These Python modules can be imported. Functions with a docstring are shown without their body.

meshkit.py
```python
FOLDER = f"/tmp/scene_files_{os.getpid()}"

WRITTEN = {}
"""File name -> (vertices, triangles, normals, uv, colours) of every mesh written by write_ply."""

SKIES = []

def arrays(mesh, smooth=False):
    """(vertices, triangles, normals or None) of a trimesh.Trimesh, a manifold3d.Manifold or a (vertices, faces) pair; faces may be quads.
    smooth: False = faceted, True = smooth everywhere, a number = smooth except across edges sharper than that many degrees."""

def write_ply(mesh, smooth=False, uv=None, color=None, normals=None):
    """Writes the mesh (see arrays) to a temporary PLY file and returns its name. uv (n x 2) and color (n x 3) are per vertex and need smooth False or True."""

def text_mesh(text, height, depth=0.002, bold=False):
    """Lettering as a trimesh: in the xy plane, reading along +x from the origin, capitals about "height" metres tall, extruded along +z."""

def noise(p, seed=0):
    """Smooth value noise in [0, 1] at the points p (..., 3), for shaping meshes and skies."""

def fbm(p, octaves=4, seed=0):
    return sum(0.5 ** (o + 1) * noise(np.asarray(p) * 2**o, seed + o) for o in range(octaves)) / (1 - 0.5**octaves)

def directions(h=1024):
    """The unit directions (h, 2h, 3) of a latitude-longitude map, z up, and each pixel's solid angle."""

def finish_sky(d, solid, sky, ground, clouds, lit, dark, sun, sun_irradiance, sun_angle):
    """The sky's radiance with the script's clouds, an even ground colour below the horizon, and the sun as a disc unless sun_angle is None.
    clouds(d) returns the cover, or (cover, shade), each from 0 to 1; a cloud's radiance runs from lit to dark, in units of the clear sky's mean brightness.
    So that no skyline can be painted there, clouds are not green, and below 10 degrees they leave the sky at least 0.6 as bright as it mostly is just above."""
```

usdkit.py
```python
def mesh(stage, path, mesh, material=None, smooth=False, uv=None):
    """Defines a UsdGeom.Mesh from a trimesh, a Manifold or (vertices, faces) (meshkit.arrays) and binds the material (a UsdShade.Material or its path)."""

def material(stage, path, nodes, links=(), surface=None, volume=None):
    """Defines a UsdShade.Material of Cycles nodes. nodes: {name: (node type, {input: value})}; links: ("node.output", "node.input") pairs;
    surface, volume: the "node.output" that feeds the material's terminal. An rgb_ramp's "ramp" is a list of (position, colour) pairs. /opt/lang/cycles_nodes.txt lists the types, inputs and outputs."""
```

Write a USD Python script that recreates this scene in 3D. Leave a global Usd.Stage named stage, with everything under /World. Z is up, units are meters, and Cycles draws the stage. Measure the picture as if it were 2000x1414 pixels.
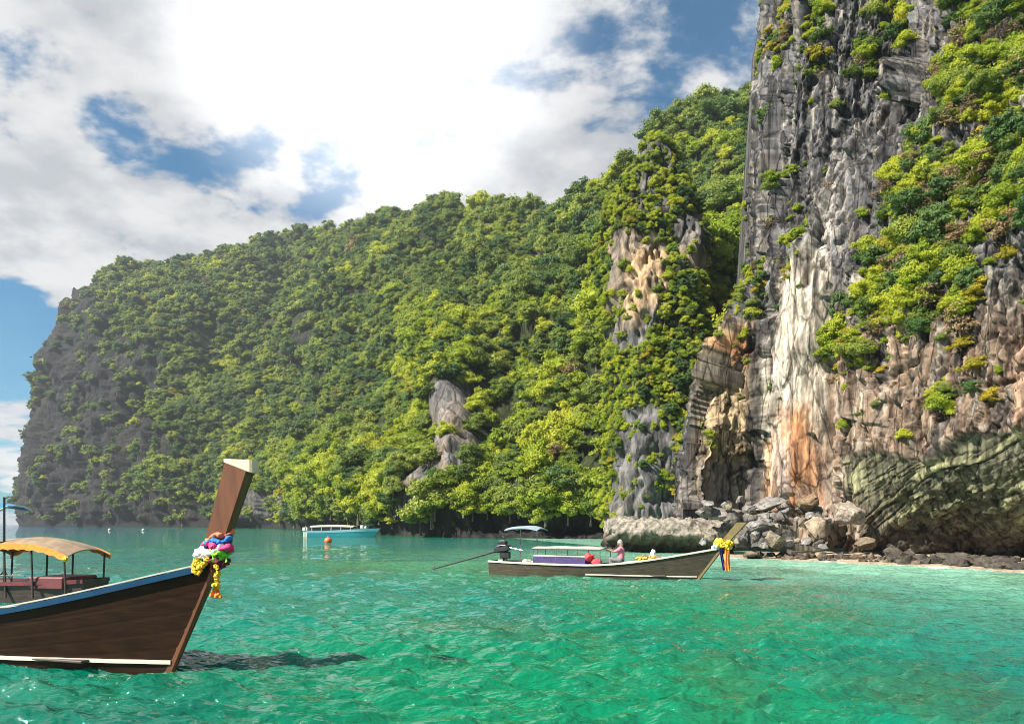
import math, random
import numpy as np, trimesh, manifold3d as m3
from scipy.interpolate import PchipInterpolator
from scipy.spatial import cKDTree
from scipy.ndimage import gaussian_filter
from pxr import Usd, UsdGeom, UsdLux, UsdShade, Gf, Sdf, Vt
import usdkit
from meshkit import noise, fbm

stage = Usd.Stage.CreateInMemory()
UsdGeom.SetStageUpAxis(stage, 'Z')
UsdGeom.SetStageMetersPerUnit(stage, 1.0)
UsdGeom.Xform.Define(stage, '/World')
UsdGeom.Scope.Define(stage, '/World/Looks')
rng = np.random.default_rng(7)
random.seed(7)

# ------------------------------------------------------------------ camera, sky, sun
CAM_H, F, HORIZON = 2.2, 1500.0, 1022.0          # eye height; focal length and horizon row in photograph pixels (2000 wide)
cam = UsdGeom.Camera.Define(stage, '/World/camera')
cam.AddTranslateOp().Set(Gf.Vec3d(0, 0, CAM_H))
cam.AddRotateXOp().Set(90.0)
cam.CreateHorizontalApertureAttr(36.0)
cam.CreateVerticalApertureAttr(36.0 * 723 / 1024)
cam.CreateFocalLengthAttr(36.0 * F / 2000)
cam.CreateVerticalApertureOffsetAttr(36.0 * (HORIZON - 707) / 2000)
cam.CreateClippingRangeAttr(Gf.Vec2f(0.1, 20000))
cam.CreateExposureAttr(1.5)

SUN = np.array([-0.76, -0.38, 0.80]); SUN /= np.linalg.norm(SUN)
SUN_EL, SUN_ROT = math.asin(SUN[2]), math.atan2(SUN[0], SUN[1])
sun = UsdLux.DistantLight.Define(stage, '/World/sun')
sun.CreateIntensityAttr(1.25); sun.CreateAngleAttr(0.53); sun.CreateNormalizeAttr(True)
sun.CreateColorAttr(Gf.Vec3f(1.0, 0.95, 0.86))
zx = SUN; xx = np.cross([0, 0, 1], zx); xx /= np.linalg.norm(xx); yx = np.cross(zx, xx)
sun.AddTransformOp().Set(Gf.Matrix4d(*xx, 0, *yx, 0, *zx, 0, 0, 0, 0, 1))


def P(px, py, Y):
    return np.stack([(np.asarray(px) - 1000) / F * Y, np.asarray(Y) + 0 * np.asarray(px), CAM_H - (np.asarray(py) - HORIZON) / F * Y], -1)


def proj(p):
    y = np.maximum(p[..., 1], 0.1)
    return 1000 + F * p[..., 0] / y, HORIZON - F * (p[..., 2] - CAM_H) / y


def ray(px, py):
    d = np.array([(px - 1000) / F, 1, (HORIZON - py) / F]); return d / np.linalg.norm(d)


def sky_material():
    n, l = {}, []
    n['tc'] = ('texture_coordinate', {})
    n['sky'] = ('sky_texture', {'sky_type': 'single_scattering', 'sun_disc': False, 'sun_elevation': SUN_EL, 'sun_rotation': SUN_ROT, 'altitude': 10.0,
                                'air_density': 1.0, 'aerosol_density': 0.6, 'ozone_density': 3.0})
    n['sep'] = ('separate_xyz', {}); l.append(('tc.generated', 'sep.vector'))
    n['zz'] = ('math', {'math_type': 'maximum', 'value2': 0.0}); l.append(('sep.z', 'zz.value1'))
    n['za'] = ('math', {'math_type': 'add', 'value2': 0.30}); l.append(('zz.value', 'za.value1'))
    n['zc'] = ('combine_xyz', {}); l += [('za.value', 'zc.x'), ('za.value', 'zc.y')]
    n['one'] = ('value', {'value': 1.0}); l.append(('za.value', 'zc.z'))
    n['div'] = ('vector_math', {'math_type': 'divide'}); l += [('tc.generated', 'div.vector1'), ('zc.vector', 'div.vector2')]
    n['n1'] = ('noise_texture', {'scale': 3.4, 'detail': 10.0, 'roughness': 0.60, 'distortion': 0.2}); l.append(('div.vector', 'n1.vector'))
    n['n2'] = ('noise_texture', {'scale': 8.0, 'detail': 8.0, 'roughness': 0.55}); l.append(('div.vector', 'n2.vector'))
    n['nm'] = ('math', {'math_type': 'multiply_add', 'value2': 0.45, 'value3': -0.225}); l.append(('n2.fac', 'nm.value1'))
    n['ns'] = ('math', {'math_type': 'add'}); l += [('n1.fac', 'ns.value1'), ('nm.value', 'ns.value2')]
    last = 'ns.value'

    def add(name, px, py, rad, amount):
        nonlocal last
        d = ray(px, py)
        n[name + 'd'] = ('vector_math', {'math_type': 'dot_product', 'vector2': d}); l.append(('tc.generated', name + 'd.vector1'))
        n[name + 'm'] = ('map_range', {'range_type': 'smoothstep', 'from_min': math.cos(rad), 'from_max': 1.0, 'to_min': 0.0, 'to_max': amount, 'clamp': True}); l.append((name + 'd.value', name + 'm.value'))
        n[name + 'a'] = ('math', {'math_type': 'add'}); l.extend([(last, name + 'a.value1'), (name + 'm.result', name + 'a.value2')])
        last = name + 'a.value'
    # breaks in the cloud where the photograph shows blue, and the thick bank of cloud round the sun's veil
    add('bank', 560, 200, 0.60, 0.19)
    add('hole1', 1380, 110, 0.24, -0.095)
    add('hole2', 440, 290, 0.08, -0.17)
    add('hole3', 10, 645, 0.085, -0.30)
    add('hole4', 640, 335, 0.05, -0.17)
    add('hole5', 230, 235, 0.05, -0.15)
    add('low', 60, 470, 0.12, 0.12)
    n['cov'] = ('map_range', {'range_type': 'smoothstep', 'from_min': 0.47, 'from_max': 0.60, 'to_min': 0.08, 'to_max': 1.0, 'clamp': True}); l.append((last, 'cov.value'))
    # thicker parts greyer, edges white
    n['thick'] = ('map_range', {'range_type': 'smoothstep', 'from_min': 0.34, 'from_max': 0.66, 'to_min': 0.0, 'to_max': 1.0, 'clamp': True}); l.append(('n2.fac', 'thick.value'))
    n['cl'] = ('mix_color', {'a': (2.15, 2.24, 2.36), 'b': (3.25, 3.25, 3.25), 'use_clamp': False}); l.append(('thick.result', 'cl.fac'))
    n['blue'] = ('mix_color', {'blend_type': 'multiply', 'fac': 1.0, 'b': (0.05, 0.36, 0.46)}); l.append(('sky.color', 'blue.a'))
    n['mix'] = ('mix_color', {}); l += [('cov.result', 'mix.fac'), ('blue.result', 'mix.a'), ('cl.result', 'mix.b')]
    # the bright veil
    d = ray(720, 20)
    n['gd'] = ('vector_math', {'math_type': 'dot_product', 'vector2': d}); l.append(('tc.generated', 'gd.vector1'))
    n['gm'] = ('map_range', {'range_type': 'smootherstep', 'from_min': math.cos(0.27), 'from_max': 1.0, 'to_min': 0.0, 'to_max': 2.7, 'clamp': True}); l.append(('gd.value', 'gm.value'))
    n['gv'] = ('combine_xyz', {}); l += [('gm.result', 'gv.x'), ('gm.result', 'gv.y'), ('gm.result', 'gv.z')]
    n['sum'] = ('mix_color', {'blend_type': 'add', 'fac': 1.0}); l += [('mix.result', 'sum.a'), ('gv.vector', 'sum.b')]
    n['bg'] = ('background_shader', {'strength': 0.088}); l.append(('sum.result', 'bg.color'))
    return usdkit.material(stage, '/World/Looks/sky', n, l, surface='bg.background')


dome = UsdLux.DomeLight.Define(stage, '/World/sky')
UsdShade.MaterialBindingAPI.Apply(dome.GetPrim()).Bind(sky_material())
dome.GetPrim().SetCustomDataByKey('kind', 'structure')
dome.GetPrim().SetCustomDataByKey('label', 'bright tropical sky with white broken cloud and blue gaps')

# ------------------------------------------------------------------ helpers
used = {}


def numbered(path):
    k = used.get(path, -1) + 1
    used[path] = k
    return path if k == 0 else f'{path}_{k:03d}'


def tag(prim, label=None, cat=None, group=None, kind=None):
    prim = prim.GetPrim() if hasattr(prim, 'GetPrim') else prim
    for k, v in (('label', label), ('category', cat), ('group', group), ('kind', kind)):
        if v: prim.SetCustomDataByKey(k, v)
    return prim


def obj(name, mesh, mat, parent='/World', smooth=False, col=None, label=None):
    parent = str(parent.GetPath()) if hasattr(parent, 'GetPath') else parent
    path = numbered(f'{parent}/{name}')
    m = usdkit.mesh(stage, path, mesh, mat, smooth)
    if col is not None:
        UsdGeom.PrimvarsAPI(m).CreatePrimvar('Col', Sdf.ValueTypeNames.Color3fArray, 'vertex').Set(Vt.Vec3fArray.FromNumpy(np.asarray(col, np.float32)))
    if label: m.GetPrim().SetCustomDataByKey('label', label)
    return m


def thing(name, label, cat, loc=(0, 0, 0), rz=0.0, group=None):
    x = UsdGeom.Xform.Define(stage, numbered('/World/' + name))
    x.AddTransformOp().Set(trs(loc, rz))
    tag(x, label, cat, group)
    return x


def trs(loc, rz=0.0, s=(1, 1, 1), tilt=(0, 0)):
    m = trimesh.transformations.translation_matrix(loc) @ trimesh.transformations.euler_matrix(tilt[0], tilt[1], 0) @ trimesh.transformations.rotation_matrix(rz, [0, 0, 1]) @ np.diag([*s, 1])
    return Gf.Matrix4d(m.T.tolist())


def cat_meshes(ms):
    return trimesh.util.concatenate(ms)


def box(c, size, rot=None):
    b = trimesh.creation.box(size)
    if rot is not None: b.apply_transform(rot)
    b.apply_translation(c)
    return b


def rbox(c, size, r=0.03):
    """a box with chamfered edges"""
    s = np.array(size) / 2
    pts = []
    for sx in (-1, 1):
        for sy in (-1, 1):
            for sz in (-1, 1):
                for k in range(3):
                    q = s.copy(); q -= r; q[k] += r
                    pts.append(q * (sx, sy, sz))
    h = trimesh.convex.convex_hull(np.array(pts)); h.apply_translation(c)
    return h


def tube(pts, rad, sides=8):
    p = np.asarray(pts, float); n = len(p); r = np.broadcast_to(rad, (n,)).astype(float)
    t = np.gradient(p, axis=0); t /= np.linalg.norm(t, axis=1, keepdims=True) + 1e-12
    up = np.array([0, 0, 1.0]) if np.abs(t[:, 2]).mean() < 0.8 else np.array([1.0, 0, 0])
    a = np.cross(t, up); a /= np.linalg.norm(a, axis=1, keepdims=True) + 1e-12
    b = np.cross(t, a)
    ang = np.arange(sides) * 2 * np.pi / sides
    v = p[:, None] + r[:, None, None] * (np.cos(ang)[None, :, None] * a[:, None] + np.sin(ang)[None, :, None] * b[:, None])
    f = []
    for i in range(n - 1):
        for j in range(sides):
            k = (j + 1) % sides
            f += [[i * sides + j, i * sides + k, (i + 1) * sides + k], [i * sides + j, (i + 1) * sides + k, (i + 1) * sides + j]]
    V = np.vstack([v.reshape(-1, 3), p[:1], p[-1:]]); e = n * sides
    for j in range(sides):
        k = (j + 1) % sides
        f += [[e, k, j], [e + 1, (n - 1) * sides + j, (n - 1) * sides + k]]
    m = trimesh.Trimesh(V, np.array(f), process=False); m.fix_normals()
    return m


def grid_faces(nr, nc):
    i, j = np.meshgrid(np.arange(nr - 1), np.arange(nc - 1), indexing='ij')
    a = (i * nc + j).ravel(); b = a + 1; c = a + nc + 1; d = a + nc
    return np.vstack([np.stack([a, b, c], 1), np.stack([a, c, d], 1)])


def grid_normals(g):
    du, dv = np.gradient(g, axis=0), np.gradient(g, axis=1)
    n = np.cross(du, dv)
    return n / (np.linalg.norm(n, axis=-1, keepdims=True) + 1e-9)


def sstep(a, b, x):
    t = np.clip((x - a) / (b - a), 0, 1); return t * t * (3 - 2 * t)


def gauss(px, py, cx, cy, rx, ry):
    return np.exp(-((px - cx) / rx) ** 2 - ((py - cy) / ry) ** 2)


def in_poly(px, py, poly, soft=14.0):
    """soft inside test: 1 inside, 0 outside"""
    poly = np.asarray(poly, float); inside = np.zeros(px.shape, bool); dist = np.full(px.shape, 1e9)
    for (x0, y0), (x1, y1) in zip(poly, np.roll(poly, -1, 0)):
        cond = (y0 > py) != (y1 > py)
        inside ^= cond & (px < (x1 - x0) * (py - y0) / ((y1 - y0) if y1 != y0 else 1e-9) + x0)
        dx, dy = x1 - x0, y1 - y0
        t = np.clip(((px - x0) * dx + (py - y0) * dy) / (dx * dx + dy * dy + 1e-9), 0, 1)
        dist = np.minimum(dist, np.hypot(px - x0 - t * dx, py - y0 - t * dy))
    return sstep(-soft, soft, np.where(inside, dist, -dist))


def line_dist(px, py, pts):
    d = np.full(px.shape, 1e9)
    for (x0, y0), (x1, y1) in zip(pts[:-1], pts[1:]):
        dx, dy = x1 - x0, y1 - y0
        t = np.clip(((px - x0) * dx + (py - y0) * dy) / (dx * dx + dy * dy), 0, 1)
        d = np.minimum(d, np.hypot(px - x0 - t * dx, py - y0 - t * dy))
    return d


def loft(columns, nc, nt, back, world_weight=2.0):
    """columns: lists of (px, py, Y) from the foot upward; back: (dY, height share) pairs behind the crest. A grid (nt + nb, nc, 3) of world points, and how many rows are front."""
    res = []
    for c in columns:
        c = np.array(c, float)
        d = np.concatenate([[0], np.cumsum(np.hypot(np.diff(c[:, 0]), np.diff(c[:, 1])))])
        w = P(c[:, 0], c[:, 1], c[:, 2])
        res.append(PchipInterpolator(d / d[-1], w)(np.linspace(0, 1, nt)))
    res = np.array(res)
    mid = res[:, nt // 3]
    s = np.concatenate([[0], np.cumsum(np.linalg.norm(np.diff(proj_xy(mid), axis=0), axis=1) + world_weight * np.minimum(np.linalg.norm(np.diff(mid, axis=0), axis=1), 40))])
    g = PchipInterpolator(s / s[-1], res)(np.linspace(0, 1, nc))           # nc, nt, 3
    g = np.transpose(g, (1, 0, 2))
    top = g[-1]; extra = []
    for dy, hs in back:
        q = top.copy(); q[:, 1] += dy; q[:, 0] *= 1 + 0.2 * dy / q[:, 1]; q[:, 2] = -2 + (q[:, 2] + 2) * hs
        extra.append(q)
    return np.concatenate([g, np.array(extra)], 0), nt


def proj_xy(p):
    a, b = proj(p); return np.stack([a, b], -1)


M = {}


def mat(name, n, l, surface='p.BSDF', volume=None):
    M[name] = usdkit.material(stage, '/World/Looks/' + name, n, l, surface=surface, volume=volume)
    return M[name]


def simple(name, color, rough=0.6, metallic=0.0, vary=0.25, scale=6.0, bump=0.0, bscale=30.0, stretch=(1, 1, 1), spec=0.5):
    """painted, woven or wooden surface with mottled tone and fine relief"""
    c = np.array(color)
    n = {'tc': ('texture_coordinate', {}), 'mp': ('mapping', {'scale': stretch}),
         'n': ('noise_texture', {'scale': scale, 'detail': 6.0, 'roughness': 0.6}),
         'r': ('rgb_ramp', {'ramp': [(0.25, tuple(c * (1 - vary))), (0.75, tuple(np.minimum(c * (1 + vary), 1)))]}),
         'p': ('principled_bsdf', {'roughness': rough, 'metallic': metallic, 'specular_ior_level': spec})}
    l = [('tc.object', 'mp.vector'), ('mp.vector', 'n.vector'), ('n.fac', 'r.fac'), ('r.color', 'p.base_color')]
    if bump:
        n['nb'] = ('noise_texture', {'scale': bscale, 'detail': 4.0}); n['b'] = ('bump', {'strength': 0.6, 'distance': bump})
        l += [('mp.vector', 'nb.vector'), ('nb.fac', 'b.height'), ('b.normal', 'p.normal')]
    return mat(name, n, l)


def leaf(name, dark, mid, light, trans=0.35):
    n = {'oi': ('object_info', {}), 'geo': ('geometry', {}), 'tc': ('texture_coordinate', {}),
         'n': ('noise_texture', {'scale': 0.07, 'detail': 2.0}), 'n2': ('noise_texture', {'scale': 1.3, 'detail': 1.0}),
         'a': ('math', {'math_type': 'multiply_add', 'value2': 0.55, 'value3': -0.05}),
         'b': ('math', {'math_type': 'multiply_add', 'value2': 0.55}),
         'b2': ('math', {'math_type': 'multiply_add', 'value2': 0.25}),
         'r': ('rgb_ramp', {'ramp': [(0.1, dark), (0.5, mid), (0.95, light)]}),
         'd': ('principled_bsdf', {'roughness': 0.55, 'specular_ior_level': 0.25}), 't': ('translucent_bsdf', {}),
         'tb': ('mix_color', {'blend_type': 'multiply', 'fac': 1.0, 'b': (1.25, 1.3, 0.7)}),
         'm': ('mix_closure', {'fac': trans})}
    l = [('geo.position', 'n.vector'), ('tc.object', 'n2.vector'), ('oi.random', 'a.value1'), ('n.fac', 'b.value1'), ('a.value', 'b.value3'),
         ('n2.fac', 'b2.value1'), ('b.value', 'b2.value3'), ('b2.value', 'r.fac'),
         ('r.color', 'd.base_color'), ('r.color', 'tb.a'), ('tb.result', 't.color'), ('d.BSDF', 'm.closure1'), ('t.BSDF', 'm.closure2')]
    return mat(name, n, l, surface='m.closure')


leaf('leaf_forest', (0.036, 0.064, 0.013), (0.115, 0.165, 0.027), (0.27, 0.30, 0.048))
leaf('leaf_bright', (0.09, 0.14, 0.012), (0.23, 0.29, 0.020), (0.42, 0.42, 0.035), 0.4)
leaf('leaf_yellow', (0.14, 0.15, 0.015), (0.30, 0.26, 0.02), (0.44, 0.33, 0.03), 0.4)
leaf('leaf_dry', (0.09, 0.065, 0.04), (0.16, 0.11, 0.06), (0.26, 0.17, 0.08), 0.2)
leaf('leaf_deep', (0.026, 0.06, 0.02), (0.06, 0.115, 0.03), (0.11, 0.17, 0.045), 0.3)
simple('bark', (.10, .075, .05), 0.9, vary=0.4, scale=3.0, stretch=(3, 3, 0.6), bump=0.02)


def rock_mat(name, fine=2.2, bump=0.25, stretch=(1, 1, 0.35), crack=0.0, seep=0.0):
    n = {'c': ('attribute', {'attribute': 'Col'}), 'geo': ('geometry', {}), 'mp': ('mapping', {'scale': stretch}),
         'n': ('noise_texture', {'scale': fine, 'detail': 9.0, 'roughness': 0.68}),
         'r': ('rgb_ramp', {'ramp': [(0.28, (0.36, 0.355, 0.36)), (0.5, (0.95, 0.95, 0.95)), (0.75, (1.6, 1.56, 1.5))]}),
         'm': ('mix_color', {'blend_type': 'multiply', 'fac': 1.0, 'use_clamp': False}),
         'h': ('math', {'math_type': 'multiply_add', 'value2': 0.35}),
         'b': ('bump', {'strength': 1.0, 'distance': bump}), 'p': ('principled_bsdf', {'roughness': 0.95, 'specular_ior_level': 0.15})}
    l = [('geo.position', 'mp.vector'), ('mp.vector', 'n.vector'), ('n.fac', 'r.fac'), ('c.color', 'm.a'), ('r.color', 'm.b'),
         ('n.fac', 'h.value3'), ('h.value', 'b.height'), ('b.normal', 'p.normal')]
    last = 'm.result'
    # broken joints: thin dark lines along warped cell edges
    n['wn'] = ('noise_texture', {'scale': fine * .45, 'detail': 5.0, 'roughness': .6})
    n['ws'] = ('vector_math', {'math_type': 'scale', 'scale': 1.1 / fine}); n['wa'] = ('vector_math', {'math_type': 'add'})
    n['v'] = ('voronoi_texture', {'feature': 'distance_to_edge', 'scale': fine * 0.33}); n['vm'] = ('map_range', {'from_min': 0.0, 'from_max': 0.05, 'to_min': 1.0 - crack, 'to_max': 1.0, 'clamp': True})
    n['vc'] = ('combine_xyz', {}); n['mc'] = ('mix_color', {'blend_type': 'multiply', 'fac': 1.0, 'use_clamp': False})
    l += [('mp.vector', 'wn.vector'), ('wn.color', 'ws.vector1'), ('mp.vector', 'wa.vector1'), ('ws.vector', 'wa.vector2'), ('wa.vector', 'v.vector'), ('v.distance', 'vm.value'), ('vm.result', 'h.value1'),
          ('vm.result', 'vc.x'), ('vm.result', 'vc.y'), ('vm.result', 'vc.z'), (last, 'mc.a'), ('vc.vector', 'mc.b')]
    last = 'mc.result'
    if seep:                                                          # black and rusty seepage down the face
        n['sm'] = ('mapping', {'scale': (1.5, 1.5, .045)}); n['sn'] = ('noise_texture', {'scale': 1.0, 'detail': 5.0, 'roughness': .62, 'distortion': .3})
        n['sr'] = ('rgb_ramp', {'ramp': [(0.36, (1.22, 1.17, 1.1)), (0.48, (1, 1, 1)), (0.55, (.80, .74, .70)), (0.60, (1 - seep, 1 - seep, 1 - seep)), (0.66, (1 - seep, 1 - seep, 1 - seep)), (.70, (1, .98, .95))]})
        n['ms'] = ('mix_color', {'blend_type': 'multiply', 'fac': 1.0, 'use_clamp': False})
        l += [('geo.position', 'sm.vector'), ('sm.vector', 'sn.vector'), ('sn.fac', 'sr.fac'), (last, 'ms.a'), ('sr.color', 'ms.b')]
        last = 'ms.result'
    l.append((last, 'p.base_color'))
    return mat(name, n, l)


rock_mat('cliff_rock', 2.4, 0.12, (1, 1, .28), .68, .66)
rock_mat('hill_rock', 0.6, 0.5, (1, 1, 0.3), .6, .45)
rock_mat('boulder_rock', 3.5, 0.06, (1, 1, 1), .45)

# ------------------------------------------------------------------ sea
def build_sea():
    az = np.concatenate([np.linspace(-math.pi, -0.80, 40)[:-1], np.linspace(-0.80, 0.80, 940), np.linspace(0.80, math.pi, 40)[1:]])
    r = [0.4]
    while r[-1] < 1600:
        q = r[-1]
        r.append(q * (1.35 if q < 5 else 1.0078 if q < 45 else 1.014 if q < 160 else 1.10))
    r = np.array(r)
    A, R = np.meshgrid(az, r)
    X, Y = R * np.sin(A), R * np.cos(A)
    Z = np.zeros_like(X)
    spacing = np.maximum(np.gradient(r)[:, None], R * np.minimum(np.gradient(az), 0.01)[None]) + 0 * X
    g = np.random.default_rng(3)
    warp = (fbm(np.stack([X * .12, Y * .12, 0 * X], -1), 2, 5) - .5) * 6
    for k in range(46):
        lam = 0.28 * (12 ** ((k / 45.0) ** 1.3)) * g.uniform(.9, 1.1)                  # 0.45 m .. 5.4 m
        th = g.normal(0.15, 0.34)                                             # travelling mostly towards the eye
        kx, ky = math.sin(th) * 2 * math.pi / lam, math.cos(th) * 2 * math.pi / lam
        amp = 0.0290 * lam ** 0.8 if lam < 0.8 else 0.0150 * lam ** -1.0 + .003 * g.uniform(.6, 1.3)
        ph = kx * X + ky * Y + g.uniform(0, 6.28) + warp * (0.5 + 0.6 / lam)
        wv = 1 - 2 * np.abs(np.sin(ph / 2)) ** 1.3                            # sharper crests
        Z += amp * wv * np.clip((lam / spacing - 2.0) / 2.0, 0, 1)
    gust = 0.45 + 1.1 * fbm(np.stack([X * .05, Y * .09, 0 * X + 3], -1), 3, 9)
    Z *= gust
    px, py = proj(np.stack([X, Y, 0 * X], -1))
    ok = Y > 2
    # tone of the water: emerald over sand, deeper blue far out at the left, pale by the beach, brown-green patches of weed
    em, teal, deep, pale, weed = map(np.array, ((0.0, 0.115, 0.047), (0.0, 0.104, 0.076), (0.001, 0.045, 0.085), (0.22, 0.46, 0.33), (0.032, 0.06, 0.016)))
    n1 = fbm(np.stack([X * .09, Y * .05, 0 * X], -1), 4, 21)
    n2 = fbm(np.stack([X * .25, Y * .11, 0 * X + 8], -1), 4, 33)
    t = sstep(.32, .68, n1)[..., None]
    C = em * (1 - t) + teal * t
    left = np.where(ok, sstep(800, 60, px) * sstep(10, 22, R), 0)
    C = C * (1 - .55 * left[..., None]) + teal * .55 * left[..., None]
    nl = np.where(ok, sstep(1000, 200, px) * sstep(17, 8, R), 0)[..., None] * .6      # dark reflection of the near boat painted into the water colour
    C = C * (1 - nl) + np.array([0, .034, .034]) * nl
    far = (sstep(60, 300, R) * np.where(ok, sstep(500, 60, px), 0))[..., None]
    C = C * (1 - far) + deep * far
    sh = shore_depth(X, Y)
    pl = sstep(14, 0.5, sh + 5 * (n2 - .5))[..., None]
    C = C * (1 - pl) + pale * pl
    pl2 = (sstep(28, 4, sh) * .5)[..., None]
    C = C * (1 - pl2) + (pale * .75) * pl2
    wd = (sstep(.56, .70, n2) * .40 * sstep(6, 12, R) * sstep(70, 40, R))[..., None]
    C = C * (1 - wd) + weed * wd
    for (cx, cy, ry, rx) in ((-1.7, 17.0, 1.2, 2.6), (1.2, 15.5, .7, 1.6), (8.0, 25, 3, 2.2)):
        q = (np.exp(-((X - cx) / rx) ** 2 - ((Y - cy) / ry) ** 2) * sstep(.3, .6, n2) * .55)[..., None]
        C = C * (1 - q) + weed * q
    foam = (sstep(1.0, .1, np.abs(sh - .3)) * sstep(.35, .6, fbm(np.stack([X * 1.2, Y * 1.2, 0 * X], -1), 3, 4)) * .75)[..., None]
    C = C * (1 - foam) + np.array([.75, .78, .74]) * foam
    v = np.stack([X, Y, Z], -1).reshape(-1, 3)
    f = grid_faces(*X.shape)[:, ::-1]
    v = np.vstack([v, [[0, 0, 0]]]); c = np.vstack([C.reshape(-1, 3), [em]])
    nc = len(az)
    f = np.vstack([f, np.stack([np.full(nc - 1, len(v) - 1), np.arange(1, nc), np.arange(nc - 1)], 1)])
    fn = np.cross(v[f[:, 1]] - v[f[:, 0]], v[f[:, 2]] - v[f[:, 0]])
    f = np.where(fn[:, 2:] < 0, f[:, ::-1], f)
    nn = {'c': ('attribute', {'attribute': 'Col'}), 'geo': ('geometry', {}), 'mp': ('mapping', {'scale': (0.75, 2.1, 1.0), 'rotation': (0, 0, 0.12)}),
          'n': ('noise_texture', {'scale': 5.0, 'detail': 2.0, 'roughness': 0.5, 'distortion': 0.25}),
          'nl': ('noise_texture', {'scale': 0.6, 'detail': 5.0, 'roughness': 0.6, 'distortion': 0.4}),
          'b0': ('bump', {'strength': 1.0, 'distance': 0.14}),
          'b': ('bump', {'strength': 1.0, 'distance': 0.11}),
          'p': ('principled_bsdf', {'subsurface_method': 'burley', 'subsurface_weight': 0.25, 'subsurface_scale': 1.0, 'subsurface_radius': (.3, .9, .75), 'roughness': 0.02, 'ior': 1.6, 'specular_ior_level': 0.5})}
    ll = [('geo.position', 'mp.vector'), ('mp.vector', 'n.vector'), ('mp.vector', 'nl.vector'), ('nl.fac', 'b0.height'), ('b0.normal', 'b.normal'), ('n.fac', 'b.height'), ('b.normal', 'p.normal'), ('c.color', 'p.base_color')]
    mat('sea_water', nn, ll)
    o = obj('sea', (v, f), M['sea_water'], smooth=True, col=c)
    tag(o, 'emerald green rippled sea filling the bay', kind='structure')


SHORE = np.array([(13.2, 54), (14.3, 49.0), (18.0, 45.0), (21.0, 40.6), (23.4, 36.0), (27.5, 28.0), (33, 18)])


def shore_depth(X, Y):
    """metres from the beach's water line (positive on the sea side)"""
    d = np.full(X.shape, 1e9); sign = np.ones(X.shape)
    for (x0, y0), (x1, y1) in zip(SHORE[:-1], SHORE[1:]):
        dx, dy = x1 - x0, y1 - y0
        t = np.clip(((X - x0) * dx + (Y - y0) * dy) / (dx * dx + dy * dy), 0, 1)
        e = np.hypot(X - x0 - t * dx, Y - y0 - t * dy)
        side = np.sign((X - x0) * dy - (Y - y0) * dx)
        sign = np.where(e < d, side, sign); d = np.minimum(d, e)
    return d * np.where(sign < 0, -1, 1) * -1 if False else d * sign * -1 * SHORE_SIGN


SHORE_SIGN = 1.0
SHORE_SIGN = 1.0 if shore_depth(np.array([0.0]), np.array([20.0]))[0] > 0 else -1.0
build_sea()

# ------------------------------------------------------------------ air
mat('air', {'v': ('principled_volume', {'color': (.86, .92, 1.0), 'density': 0.00014, 'anisotropy': 0.35})}, [], surface=None, volume='v.volume')
hz = obj('haze', trimesh.creation.box((3700, 3700, 252), trimesh.transformations.translation_matrix((0, 0, 121))), M['air'])
tag(hz, 'thin sea haze filling the bay', kind='stuff')

# ------------------------------------------------------------------ terrain
def noise_disp(g, freq, seed, octaves=4, stretch=1.0):
    return fbm(np.stack([g[..., 0] * freq, g[..., 1] * freq, g[..., 2] * freq * stretch], -1), octaves, seed) - 0.5


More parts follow.
